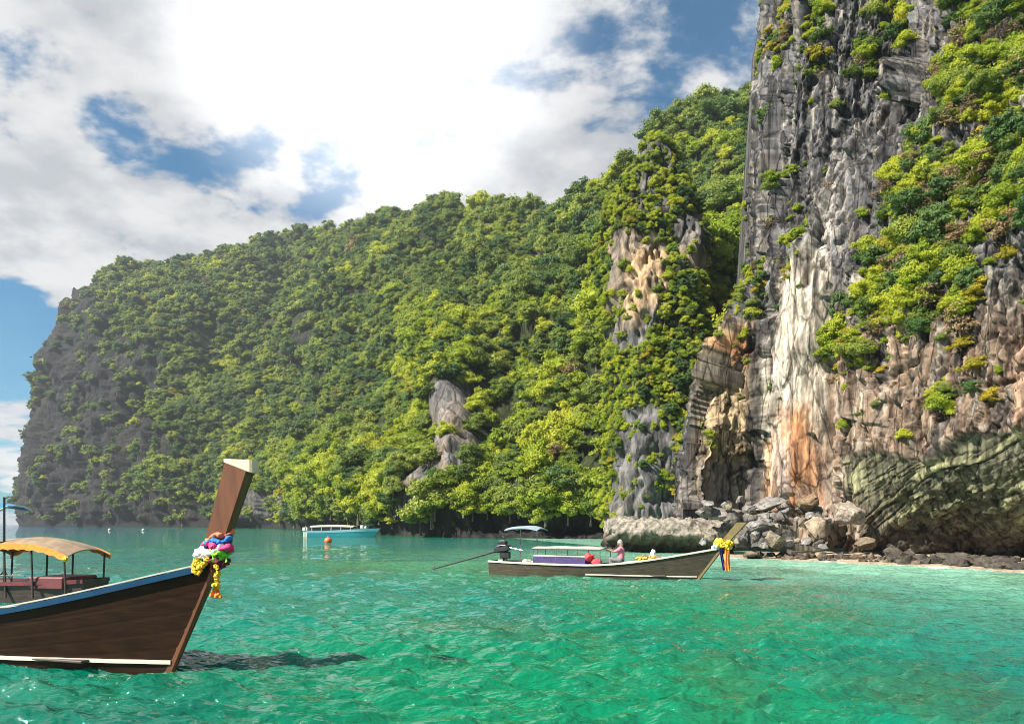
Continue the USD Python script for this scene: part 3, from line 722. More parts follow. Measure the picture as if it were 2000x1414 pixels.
# the long flat-topped slab: a rounded bench, undercut by the sea
def slab():
    nx, na = 150, 72
    u = np.linspace(0, 1, nx); a = np.linspace(-math.pi, math.pi, na)
    v = np.zeros((nx, na, 3))
    for i, t in enumerate(u):
        px = 1186 + 258 * t; Y = 58 - 5 * t + 1.5
        x = (px - 1000) / F * Y
        end = min(1, (t / .05) ** .5 if t < .05 else 1, ((1 - t) / .06) ** .5 if t > .94 else 1)
        top, bot = CAM_H - (1010 + 8 * t - HORIZON) / F * Y, -.6
        ca, sa = np.cos(a), np.sin(a)
        h = (top - bot) / 2
        zc = (top + bot) / 2 + h * np.sign(sa) * np.abs(sa) ** .6 * end
        dep = 3.6 * end * (1 - .45 * sstep(1.15, .35, zc))          # undercut below
        v[i, :, 0] = x; v[i, :, 1] = Y + 2.0 - dep * np.sign(ca) * np.abs(ca) ** .55; v[i, :, 2] = zc
    n = grid_normals(v); c = v.mean(1, keepdims=True)
    n *= np.where(((v - c) * n).sum(-1, keepdims=True) < 0, -1, 1)
    d = (fbm(v * np.array([.7, .7, 1.4]), 4, 12) - .5) * 1.2 + (fbm(v * 3, 4, 13) - .5) * .55 - np.maximum(0, .12 - np.abs(fbm(v * np.array([.5, .5, 2.2]), 3, 16) - .5) * 2) * 2.2
    d *= np.minimum(1, np.minimum(np.arange(na), np.arange(na)[::-1]) / 5.)[None]
    v = v + n * d[..., None]
    z = v[..., 2]; nn = fbm(v * 1.6, 4, 14)
    col = np.array([.19, .165, .135]) * (.35 + 1.3 * nn[..., None])
    k = sstep(1.75, .9, z + .9 * (nn - .5))[..., None]
    col = col * (1 - k) + np.array([.085, .068, .042]) * (.4 + 1.0 * nn[..., None]) * k
    k = sstep(.85, .4, z + .5 * (nn - .5))[..., None]
    col = col * (1 - k) + np.array([.03, .028, .02]) * k
    o = obj('rock_slab', (v.reshape(-1, 3), grid_faces(nx, na)), M['boulder_rock'], smooth=True, col=col.reshape(-1, 3))
    tag(o, 'long flat-topped rock slab with a dark undercut behind the moored longtail boat', 'rock')


slab()
G0 = 'grey boulders piled under the pale streaked cliff'
PALE, BRN, DK = (.175, .16, .145), (.17, .115, .07), (.09, .08, .07)
rock('boulder', 'big round brown boulder at the foot of the orange stain', 1578, 982, 50.5, 56, 52, 2.0, 1, base=BRN, flat=.9)
rock('boulder', 'large pale boulder with a brown sunlit side at the right of the pile', 1600, 1036, 48.0, 70, 74, 2.4, 2, base=(.22, .17, .12), flat=.95)
rock('boulder', 'broad pale slab tilted across the top of the boulder pile', 1505, 984, 51.5, 92, 34, 2.6, 3, base=PALE, flat=.4, tilt=(.15, -.25), n=16)
rock('boulder', 'long pale block lying left of the boulder pile beside the slab', 1408, 1002, 53.5, 110, 34, 2.5, 4, base=PALE, flat=.45, n=18)
rock('boulder', 'dark angular block facing the water below the tilted slab', 1530, 1010, 50, 60, 50, 2.0, 5, base=DK, flat=.8, n=14)
rock('boulder', 'pale rounded boulder at the middle of the pile', 1484, 1032, 49.5, 74, 48, 2.2, 6, base=PALE, flat=.8)
rock('boulder', 'brown stained boulder low in the pile above the sand', 1520, 1052, 48.2, 62, 60, 2.0, 7, base=(.17, .14, .10), flat=.95)
rock('boulder', 'dark boulder just behind the tall prow of the moored longtail', 1450, 1052, 49.5, 64, 62, 2.2, 8, base=DK, flat=.95)
rock('boulder', 'small pale block perched at the very top of the pile', 1448, 975, 53, 46, 22, 1.5, 9, base=PALE, flat=.55, n=14)
rock('boulder', 'pale sunlit ledge block at the right end of the pile against the cliff', 1660, 1002, 48.6, 96, 60, 2.2, 10, base=(.30, .25, .20), flat=.75, n=26)
rock('boulder', 'flat tan stone at the edge of the water under the prow', 1468, 1082, 48.0, 46, 18, 1.6, 11, base=(.36, .24, .15), flat=.5)
rock('boulder', 'tan boulder half sunk in the sand under the dark overhang', 1690, 1060, 46.4, 60, 40, 1.8, 12, base=(.15, .115, .08), flat=.7)
g = np.random.default_rng(5)
for k in range(48):
    px, py = g.uniform(1370, 1625), 0
    py = 985 + (px - 1378) * .05 + g.uniform(0, 78)
    Y = 53.8 - (py - 975) * .055 - (px - 1378) * .008
    s = g.uniform(12, 32)
    rock('boulder', 'grey broken boulder among many alike in the pile below the streaked cliff', px, py, Y, s * g.uniform(1, 1.6), s, s / F * Y * 1.3, 100 + k, base=[PALE, (.19, .18, .17), DK, (.18, .15, .11)][k % 4], flat=.7, rz=g.uniform(0, 3), tilt=(g.uniform(-.4, .4), g.uniform(-.4, .4)), n=15, group=G0)
for k in range(70):
    px = g.uniform(1455, 1790)
    f = g.uniform(0.05, 1)
    yw = np.interp(px, [1440, 1560, 1700, 1850, 2000], [1090, 1094, 1099, 1107, 1115])
    py = yw - 4 - f * 24
    Y = CAM_H * F / (yw - HORIZON) + f * 3.4
    s = g.uniform(6, 17) * (1.3 if f > .5 else .9)
    c = P(px, py, Y); c[2] = max(.02 + f * .22, .05)
    py2 = HORIZON - F * (c[2] - CAM_H) / Y
    rock('beach_stone', 'tan or grey stone strewn on the narrow beach under the cliff', px, py2, Y, s * g.uniform(1.1, 2.0), s, s / F * Y * 1.4, 300 + k, base=[(.24, .17, .11), (.13, .105, .08), (.28, .22, .16), (.07, .06, .05)][k % 4], flat=.5, rz=g.uniform(0, 3), n=14, cat='stone', group='stones on the beach under the cliff', rough=.1)

for k in range(46):
    px = g.uniform(1740, 2040); f = g.uniform(0, 1)
    yw = np.interp(px, [1440, 1560, 1700, 1850, 2000, 2100], [1090, 1094, 1099, 1107, 1115, 1121])
    Y = CAM_H * F / (yw - HORIZON) + .6 + f * 4.5; sz = g.uniform(12, 34)
    rock('wet_rock', 'dark wet rock in the shade under the overhang at the right edge', px, HORIZON - F * (.08 + f * .25 - CAM_H) / Y, Y, sz * g.uniform(1.2, 2.2), sz, sz / F * Y * 1.6, 500 + k, base=[(.06, .052, .045), (.10, .085, .065)][k % 2], flat=.55, rz=g.uniform(0, 3), n=15, cat='stone', group='wet rocks under the overhang')

# ------------------------------------------------------------------ trees and shrubs
def leaf_cards(centres, normals, size, g, fold=.35, droop=.0):
    """each leaf spray: a folded quad of two triangles turned towards its normal"""
    n = len(centres)
    nn = normals + g.normal(0, .55, (n, 3)); nn /= np.linalg.norm(nn, axis=1, keepdims=True)
    r = g.normal(size=(n, 3)); r[:, 2] -= droop
    a = np.cross(nn, r); a /= np.linalg.norm(a, axis=1, keepdims=True) + 1e-9
    b = np.cross(nn, a)
    s = size * g.uniform(.6, 1.35, (n, 1))
    v = np.stack([centres - a * s, centres + b * s * .5 - nn * s * fold, centres + a * s, centres - b * s * .5 - nn * s * fold], 1)
    i = np.arange(n)[:, None] * 4
    f = np.vstack([i + [0, 1, 2], i + [0, 2, 3]])
    return v.reshape(-1, 3), f


def crown_mesh(seed, nclump, nleaf, leaf_size, rx=1.0, rz=.75, clump=.34, hollow=.45, core=True):
    g = np.random.default_rng(seed)
    cs, ns, vs, fs, at = [], [], [], [], 0
    k = 0
    pts = []
    while len(pts) < nclump:
        d = g.normal(size=3); d /= np.linalg.norm(d)
        if d[2] < -.75: continue
        p = d * g.uniform(hollow, 1.0) * np.array([rx, rx, rz]) * (1 + .22 * g.normal())
        pts.append(p)
    for p in pts:
        r = clump * g.uniform(.7, 1.35)
        d = g.normal(size=(nleaf, 3)); d /= np.linalg.norm(d, axis=1, keepdims=True)
        d[:, 2] = np.where(d[:, 2] < -.2, -d[:, 2], d[:, 2])
        q = d * r * g.uniform(.6, 1.3, (nleaf, 1)) * np.array([1.15, 1.15, .8])
        cs.append(p + q); ns.append(d + np.array([0, 0, .5]))
        if core:
            s = trimesh.creation.icosphere(1, r * .58); w = np.array(s.vertices) * [1.1, 1.1, .75] + p + g.normal(0, .03, s.vertices.shape)
            vs.append(w); fs.append(np.array(s.faces) + at); at += len(w)
    lv, lf = leaf_cards(np.vstack(cs), np.vstack(ns), leaf_size, g)
    vs.append(lv); fs.append(lf + at)
    return np.vstack(vs), np.vstack(fs)


def trunk_mesh(seed, height=1.0, r=.07, limbs=4):
    g = np.random.default_rng(seed)
    ms = [tube([(0, 0, -.35), (.02, .01, .0), (.05 * g.normal(), .05 * g.normal(), .45 * height), (.08 * g.normal(), .08 * g.normal(), .95 * height)], [r * 1.5, r, r * .75, r * .3], 6)]
    for k in range(limbs):
        a = k * 2 * math.pi / limbs + g.uniform(0, 1)
        z = height * g.uniform(.35, .6)
        ms.append(tube([(0, 0, z), (.25 * math.cos(a), .25 * math.sin(a), z + .2), (.6 * math.cos(a), .6 * math.sin(a), z + .42)], [r * .55, r * .4, r * .15], 5))
    return cat_meshes(ms)


# unit kinds: (name, crown, trunk, leaf material). The base of the trunk is the origin, the crown's radius about 1.
def up(vf, dz):
    return vf[0] + np.array([0, 0, dz]), vf[1]


KINDS = {
    'round': (up(crown_mesh(1, 32, 70, .085), .75), trunk_mesh(1), 'leaf_forest'),
    'spread': (up(crown_mesh(2, 30, 64, .09, 1.1, .6, .30, .55), .8), trunk_mesh(2, 1.15), 'leaf_forest'),
    'dense': (up(crown_mesh(3, 32, 70, .085, .95, .95, .28), .8), trunk_mesh(3), 'leaf_deep'),
    'bright': (up(crown_mesh(4, 30, 74, .085, 1.0, .75), .7), trunk_mesh(4), 'leaf_bright'),
    'loose': (up(crown_mesh(5, 24, 60, .095, 1.0, .85, .28, .35), .8), trunk_mesh(5), 'leaf_bright'),
    'bush': (up(crown_mesh(6, 20, 120, .075, 1.0, .6, .36, .3), .35), trunk_mesh(6, .5, .05), 'leaf_forest'),
    'bushbright': (up(crown_mesh(7, 20, 125, .075, 1.0, .65, .36, .3), .35), trunk_mesh(7, .5, .05), 'leaf_bright'),
    'yellow': (up(crown_mesh(8, 16, 110, .08, .9, .7, .36, .3), .35), trunk_mesh(8, .5, .05), 'leaf_yellow'),
    'twiggy': (up(crown_mesh(9, 18, 60, .08, 1.0, .8, .34, .2, False), .4), trunk_mesh(9, .8, .035, 7), 'leaf_dry'),
    'vine': (up(crown_mesh(10, 24, 90, .075, .55, 1.2, .30, .2), .2), trunk_mesh(10, .3, .03, 3), 'leaf_bright'),
}

items = []          # kind, position, radius, height scale, yaw, region


def scatter(g_xyz, weight, n, spacing, choose, seed):
    """scatter on a grid surface: points drawn by area times weight, at least spacing(p) apart"""
    g = np.random.default_rng(seed)
    a = g_xyz[:-1, :-1]; du = g_xyz[1:, :-1] - a; dv = g_xyz[:-1, 1:] - a
    area = np.linalg.norm(np.cross(du, dv), axis=-1) * weight[:-1, :-1]
    pr = (area / area.sum()).ravel()
    idx = g.choice(len(pr), n, p=pr)
    i, j = np.unravel_index(idx, area.shape)
    u, v = g.random((n, 1)), g.random((n, 1))
    pts = a[i, j] + du[i, j] * u + dv[i, j] * v
    nn = np.cross(du, dv)[i, j]; nn /= np.linalg.norm(nn, axis=1, keepdims=True) + 1e-9
    nn *= np.where(nn[:, 1:2] > 0, -1, 1)
    cells = {}
    for p, q in zip(pts, nn):
        sp = spacing(p); key = tuple((p / 6).astype(int)); ok = True
        for dx in (-1, 0, 1):
            for dy in (-1, 0, 1):
                for dz in (-1, 0, 1):
                    for o in cells.get((key[0] + dx, key[1] + dy, key[2] + dz), ()):
                        if (o[0] - p[0]) ** 2 + (o[1] - p[1]) ** 2 + (o[2] - p[2]) ** 2 < sp * sp: ok = False; break
                    if not ok: break
                if not ok: break
            if not ok: break
        if not ok: continue
        cells.setdefault(key, []).append(p)
        px, py = proj(p)
        choose(p, q, float(px), float(py), g)


def pick(g, table):
    k = list(table); w = np.array([table[x] for x in k], float)
    return k[g.choice(len(k), p=w / w.sum())]


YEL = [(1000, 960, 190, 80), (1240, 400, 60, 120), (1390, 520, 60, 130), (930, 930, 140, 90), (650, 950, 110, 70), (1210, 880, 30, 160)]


def hill_tree(p, q, px, py, g):
    Y = p[1]
    if not (-150 < px < 1560): return
    R = (g.uniform(1.5, 2.7) if Y < 200 else g.uniform(1.9, 3.4) if Y < 350 else g.uniform(2.4, 4.2)) * (1.45 if g.random() < .12 else .8 if g.random() < .3 else 1)
    bright = max(np.exp(-((px - x) / a) ** 2 - ((py - y) / b) ** 2) for x, y, a, b in YEL)
    if px > 780 and py > 600: bright = max(bright, .45)
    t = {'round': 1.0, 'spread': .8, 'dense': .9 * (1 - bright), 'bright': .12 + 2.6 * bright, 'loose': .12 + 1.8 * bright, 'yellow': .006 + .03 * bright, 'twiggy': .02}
    kind = pick(g, t)
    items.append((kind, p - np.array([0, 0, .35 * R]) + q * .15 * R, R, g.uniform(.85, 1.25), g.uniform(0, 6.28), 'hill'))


w = (1 - hrock) * (hill[..., 2] > 1.2 + dist / 300)
w = np.maximum(w, .022 * (hpx > 130) * (hill[..., 2] > 3))
w[nfront + 3:] = 0
w *= np.where(dist > 350, .62, 1.0)
w *= .30 + .70 * sstep(.36, .44, fbm(hill / np.clip(dist, 120, 400)[..., None] * 22, 3, 140))
scatter(hill, w, 30000, lambda p: 2.2 if p[1] < 200 else 2.9 if p[1] < 350 else 3.8, hill_tree, 11)

g = np.random.default_rng(77)
hv = hill[:nfront].reshape(-1, 3); hqx, hqy = hpx[:nfront].ravel(), hpy[:nfront].ravel(); hnn = hn[:nfront].reshape(-1, 3)
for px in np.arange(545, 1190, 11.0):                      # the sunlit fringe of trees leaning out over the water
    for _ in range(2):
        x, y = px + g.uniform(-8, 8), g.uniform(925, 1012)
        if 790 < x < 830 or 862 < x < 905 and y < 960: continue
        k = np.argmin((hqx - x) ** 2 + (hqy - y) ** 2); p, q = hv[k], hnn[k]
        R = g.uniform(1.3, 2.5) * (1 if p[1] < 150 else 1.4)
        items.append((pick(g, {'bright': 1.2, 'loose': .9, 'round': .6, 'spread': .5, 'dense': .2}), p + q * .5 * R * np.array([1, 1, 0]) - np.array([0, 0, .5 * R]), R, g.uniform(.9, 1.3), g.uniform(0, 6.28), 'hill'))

pveg = np.clip(1 - prock, 0.02, 1) * (pin[..., 2] > 1.5) * (pin[..., 1] < pin[..., 1].mean() + 8)


def pin_tree(p, q, px, py, g):
    R = g.uniform(.34, .82)
    kind = pick(g, {'bushbright': 1.2, 'bush': .5, 'vine': 1.3 if px < 1300 else .4, 'loose': .5, 'yellow': .10 if px < 1330 else .03, 'dense': .7 if px > 1310 else .1})
    items.append((kind, p + q * .1 * R - np.array([0, 0, .3 * R]), R, g.uniform(.9, 1.4), g.uniform(0, 6.28), 'pinnacle'))


scatter(pin, pveg, 7000, lambda p: .66, pin_tree, 12)

VEG = [([(1860, -80), (1880, 60), (1830, 130), (1820, 230), (1785, 300), (1735, 340), (1715, 430), (1675, 540), (1650, 610), (1670, 650), (1760, 645), (1820, 610), (1870, 545), (1920, 470), (2010, 455), (2300, 460), (2300, -200), (1840, -200)], .95),
       ([(1520, -60), (1560, 0), (1610, 10), (1600, 60), (1520, 90), (1490, 130), (1484, 230), (1470, 60)], .6), ([(1560, 100), (1600, 100), (1600, 150), (1560, 150)], .35),
       ([(1420, 600), (1476, 480), (1490, 560), (1440, 660), (1380, 760), (1340, 900), (1300, 980), (1330, 800)], .7), ([(1600, 640), (1700, 660), (1690, 720), (1620, 740)], .35),
       ([(1545, 440), (1575, 440), (1560, 540), (1520, 560)], .3), ([(1800, 540), (1900, 540), (1860, 640), (1720, 690)], .55), ([(1490, 300), (1560, 330), (1540, 460), (1490, 400)], .10),
       ([(1660, 80), (1720, 110), (1700, 150), (1660, 140)], .4), ([(1730, 10), (1800, 0), (1780, 60), (1730, 60)], .4), ([(1805, 770), (1860, 760), (1850, 820), (1800, 820)], .4)]
cveg = np.zeros(cpx.shape)
for poly, a in VEG: cveg = np.maximum(cveg, in_poly(cpx + 40 * (mot - .5), cpy + 40 * (st - .5), poly, 12) * a)
hole = sstep(.50, .60, fbm(cl * .28, 3, 130))
cveg *= 1 - .93 * hole
cveg = np.maximum(cveg, .006 * (cpy < 850))
cveg[ncf:] = 0
front = (cn * (cl - np.array([0, 0, CAM_H]))).sum(-1) < 0
cveg *= front


def cliff_shrub(p, q, px, py, g):
    if px > 2120 or py < -160: return
    inveg = px > 1590 and py < 700
    R = .30 + .75 * g.random() ** 1.8 if inveg else g.uniform(.22, .5)
    yel = np.exp(-((px - 1900) / 260) ** 2 - ((py - 120) / 170) ** 2)
    t = {'bushbright': 1.4 + yel, 'bush': 1.0, 'dense': .7, 'loose': .6, 'vine': .5, 'yellow': .12 + .12 * yel, 'twiggy': .8 if inveg and py > 100 else .25}
    if not inveg: t['yellow'] = .9
    items.append((pick(g, t), p + q * .25 * R - np.array([0, 0, .25 * R]), R, g.uniform(.85, 1.3), g.uniform(0, 6.28), 'cliff'))


scatter(cl, cveg, 7500, lambda p: .52, cliff_shrub, 13)
g = np.random.default_rng(31)
fr = [(float(np.interp(y, [0, 60, 150, 480, 560, 640, 760, 900], [1530, 1512, 1496, 1490, 1470, 1428, 1376, 1345]) + g.uniform(-6, 34)), float(y), float(g.uniform(.25, .75)), str(g.choice(['bushbright', 'bush', 'vine', 'dense', 'twiggy', 'yellow'], p=[.3, .25, .2, .1, .08, .07]))) for y in np.concatenate([np.arange(5, 560, 15), np.arange(560, 900, 9)])]
for px, py, R, kind in fr + list(((1910, 572, .7, 'yellow'), (1905, 590, .5, 'yellow'), (1935, 780, .55, 'yellow'), (1880, 675, .5, 'yellow'), (1905, 715, .55, 'yellow'), (1722, 725, .35, 'yellow'), (1840, 790, .75, 'bushbright'), (1715, 640, 1.0, 'bush'),
                       (1770, 850, .45, 'bushbright'), (1853, 745, .35, 'bushbright'), (1975, 500, .6, 'yellow'), (1605, 690, .55, 'bushbright'), (1735, 560, .7, 'bushbright'), (1690, 110, .8, 'bushbright'), (1376, 800, .6, 'bushbright'), (1388, 770, .7, 'bush'), (1372, 835, .5, 'vine'), (1396, 742, .6, 'bushbright'), (1600, 110, .8, 'yellow'), (1765, 45, .5, 'yellow'))):
    k = np.argmin((cpx[:ncf] - px) ** 2 + (cpy[:ncf] - py) ** 2); p = cl[:ncf].reshape(-1, 3)[k]; q = cn[:ncf].reshape(-1, 3)[k]
    items.append((kind, p + q * .2 * R - np.array([0, 0, .3 * R]), R, 1.0, px % 6.28, 'cliff'))

# which of them show largest: an id buffer of discs, far to near, with the bare rock in front as occluder
pos = np.array([i[1] for i in items]); rad = np.array([i[2] for i in items])
W2, H2 = 1000, 707
buf = np.full((H2, W2), -1, int)
splat = [(p[1], -1, p, .0) for p in ()]
order = np.argsort(-pos[:, 1])
zb = np.full((H2, W2), 1e9)
for gridpts, step in ((pin, 1), (cl[:ncf], 1)):
    gx, gy = proj(gridpts.reshape(-1, 3)); gx = (gx / 2).astype(int); gy = (gy / 2).astype(int)
    ok = (gx >= 1) & (gx < W2 - 1) & (gy >= 1) & (gy < H2 - 1)
    for ox in (-1, 0, 1):
        for oy in (-1, 0, 1):
            np.minimum.at(zb, (gy[ok] + oy, gx[ok] + ox), gridpts.reshape(-1, 3)[ok, 1])
for k in order:
    px, py = proj(pos[k] + np.array([0, 0, rad[k] * .9])); r = rad[k] * F / pos[k, 1] / 2; x, y = px / 2, py / 2
    x0, x1, y0, y1 = int(max(0, x - r)), int(min(W2, x + r + 1)), int(max(0, y - r)), int(min(H2, y + r + 1))
    if x1 <= x0 or y1 <= y0: continue
    yy, xx_ = np.mgrid[y0:y1, x0:x1]
    m_ = ((xx_ - x) ** 2 + (yy - y) ** 2 <= r * r) & (zb[y0:y1, x0:x1] > pos[k, 1] - 1.2 * rad[k])
    buf[y0:y1, x0:x1][m_] = k
seen = np.bincount(buf[buf >= 0], minlength=len(items))
region = np.array([i[5] for i in items])
rank = np.argsort(-seen)
single = set()
for reg, most in (('hill', 300), ('pinnacle', 90), ('cliff', 280)):
    single |= set([k for k in rank if region[k] == reg and seen[k] > 12][:most])
print('plants', len(items), 'single', len(single))

NAMES = {'hill': 'tree', 'pinnacle': 'pinnacle_shrub', 'cliff': 'cliff_shrub'}
LOOK = {'round': 'round-crowned green', 'spread': 'wide-crowned green', 'dense': 'dense dark green', 'bright': 'bright yellow-green', 'loose': 'loose light green', 'bush': 'low green', 'bushbright': 'leafy light green', 'yellow': 'yellow-orange', 'twiggy': 'dry brown twiggy', 'vine': 'hanging bright green'}


def place_of(px, py, reg):
    if reg == 'hill':
        if px > 1190: return ('low in the gully between pinnacle and right cliff', 'low gully trees') if py > 640 else ('high in the gully behind the pinnacle', 'high gully trees')
        if py > 830:
            if px < 560: return 'above the rocky headland foot left of the speedboat', 'trees left of the speedboat'
            if px < 780: return 'at the foot of the slope directly above the speedboat', 'trees above the speedboat'
            if px < 960: return 'at the foot of the slope around the bare rock pillar', 'trees at the rock pillar'
            return 'at the foot of the slope above the moored longtail', 'trees above the moored longtail'
        if px > 960: return 'halfway up the slope just left of the pinnacle', 'trees left of the pinnacle'
        if px > 780: return 'on the slope above the bare rock pillar', 'trees above the rock pillar'
        return 'halfway up the slope well above the speedboat', 'trees well above the speedboat'
    if reg == 'pinnacle':
        if py < 470: return 'on the top third of the pinnacle', 'top pinnacle greenery'
        if py < 760: return 'beside the bare tan face of the pinnacle', 'middle pinnacle greenery'
        return 'low on the pinnacle above the rock slab', 'lower pinnacle greenery'
    if px < 1500: return ('along the left edge of the grey cliff above the hollow', 'cliff edge shrubs') if py < 660 else ('beside the tan hollow at the cliff foot', 'shrubs by the hollow')
    if px < 1640: return ('on bare grey rock high on the cliff', 'shrubs high on bare rock') if py < 450 else ('beside the pale dripstone streak', 'shrubs by the dripstone')
    if py > 700: return 'on bare brown rock above the green overhang', 'shrubs above the overhang'
    if py > 480: return 'along the lower fringe of the cliff greenery', 'lower fringe shrubs'
    if py > 230: return 'in the middle of the thick greenery on the right cliff', 'middle cliff greenery'
    return 'in the thick greenery at the top right of the cliff', 'top cliff greenery'


first = {}
for k in sorted(single, key=lambda k: -seen[k]):
    kind, p, R, hs, yaw, reg = items[k]
    px, py = proj(p); where, grp = place_of(float(px), float(py), reg)
    cat = 'vine' if kind == 'vine' else 'tree' if reg == 'hill' else 'shrub'
    name = NAMES[reg]
    x = UsdGeom.Xform.Define(stage, numbered('/World/' + name))
    x.AddTransformOp().Set(trs(tuple(p), yaw, (R, R, R * hs)))
    tag(x, f'{LOOK[kind]} {cat} {where}', cat, f'{LOOK[kind]} {cat}s: {grp}')
    if (kind, name) not in first:
        first[(kind, name)] = x.GetPath()
        (cv, cf), tm, lm = KINDS[kind]
        obj('crown', (cv, cf), M[lm], x); obj('trunk', tm, M['bark'], x)
    else:
        x.GetPrim().GetReferences().AddInternalReference(first[(kind, name)]); x.GetPrim().SetInstanceable(True)


def instancer(name, keys, label):
    pi = UsdGeom.PointInstancer.Define(stage, '/World/' + name)
    tag(pi, label, kind='stuff')
    kinds = sorted({items[k][0] for k in keys}); rel = pi.CreatePrototypesRel()
    for kd in kinds:
        x = UsdGeom.Xform.Define(stage, f'/World/{name}/{kd}_plant'); (cv, cf), tm, lm = KINDS[kd]
        usdkit.mesh(stage, f'/World/{name}/{kd}_plant/crown', (cv, cf), M[lm])
        rel.AddTarget(x.GetPath())
    pi.CreateProtoIndicesAttr([kinds.index(items[k][0]) for k in keys])
    pi.CreatePositionsAttr(Vt.Vec3fArray.FromNumpy(pos[keys].astype(np.float32)))
    pi.CreateScalesAttr(Vt.Vec3fArray.FromNumpy(np.array([[items[k][2], items[k][2], items[k][2] * items[k][3]] for k in keys], np.float32)))
    pi.CreateOrientationsAttr(Vt.QuathArray([Gf.Quath(math.cos(items[k][4] / 2), 0, 0, math.sin(items[k][4] / 2)) for k in keys]))


rest = [k for k in range(len(items)) if k not in single]
instancer('forest', [k for k in rest if region[k] == 'hill'], 'mass of jungle trees covering the long hill')
instancer('pinnacle_greenery', [k for k in rest if region[k] == 'pinnacle'], 'leafy growth covering the pinnacle')
instancer('cliff_greenery', [k for k in rest if region[k] == 'cliff'], 'leafy growth clinging to the right cliff')

# ------------------------------------------------------------------ boats
simple('hull_dark', (.022, .0085, .003), .6, vary=.55, scale=2.5, stretch=(.6, 3, 5), bump=.004, bscale=12, spec=.15)
simple('hull_weathered', (.040, .030, .016), .7, vary=.7, scale=4.0, stretch=(.6, 2, 4), bump=.01, bscale=10)
simple('wood_varnish', (.105, .034, .011), .4, vary=.35, scale=3.0, stretch=(3, 3, .4), bump=.003, bscale=12)
simple('wood_pale', (.60, .44, .28), .6, vary=.2, scale=6)
simple('wood_olive', (.13, .095, .03), .7, vary=.3, scale=5)
simple('wood_dark', (.05, .035, .025), .6, vary=.4, scale=5)
simple('wood_red', (.11, .02, .02), .5, vary=.4, scale=4)
simple('paint_blue', (.004, .038, .085), .75, vary=.25, scale=4, spec=.15)
simple('paint_white', (.52, .48, .40), .45, vary=.15, scale=5)
simple('paint_cream', (.45, .42, .34), .6, vary=.25, scale=5)
simple('paint_turquoise', (.05, .36, .46), .3, vary=.12, scale=2)
simple('paint_sky', (.35, .62, .68), .3, vary=.1, scale=2)
simple('cabin_glass', (.015, .02, .025), .08, vary=.2, scale=2)
simple('cloth_blue', (.02, .16, .52), .8, vary=.2, scale=5)
simple('cloth_navy', (.02, .035, .16), .8, vary=.3, scale=8)
simple('cloth_yellow', (.72, .42, .02), .8, vary=.25, scale=14, bump=.01, bscale=40)
simple('cloth_orange', (.72, .22, .02), .8, vary=.25, scale=12)
simple('cloth_pink', (.72, .03, .16), .8, vary=.25, scale=14, bump=.01, bscale=40)
simple('cloth_coral', (.70, .15, .08), .8, vary=.3, scale=10)
simple('cloth_green', (.22, .55, .03), .8, vary=.3, scale=14, bump=.01, bscale=40)
simple('cloth_maroon', (.12, .012, .02), .8, vary=.3, scale=10)
simple('cloth_white', (.74, .72, .70), .85, vary=.12, scale=10, bump=.01, bscale=30)
simple('cloth_purple', (.035, .02, .095), .7, vary=.35, scale=6)
simple('cloth_red', (.58, .04, .05), .75, vary=.3, scale=9)
simple('cloth_brown', (.20, .11, .05), .8, vary=.4, scale=8)
simple('metal_dark', (.03, .03, .032), .4, .4, vary=.5, scale=8)
simple('metal_grey', (.25, .25, .26), .35, .7, vary=.2, scale=8)
simple('skin', (.17, .09, .055), .6, vary=.1, scale=8)
simple('buoy_orange', (.66, .13, .04), .5, vary=.2, scale=5)
simple('rope', (.42, .36, .25), .9, vary=.25, scale=30)


simple('cloth_pale', (.30, .275, .25), .85, vary=.3, scale=12)
simple('shade_cloth', (.20, .25, .29), .7, vary=.4, scale=3)
simple('canopy_tan', (.20, .14, .085), .8, vary=.5, scale=3, bump=.01, bscale=14)


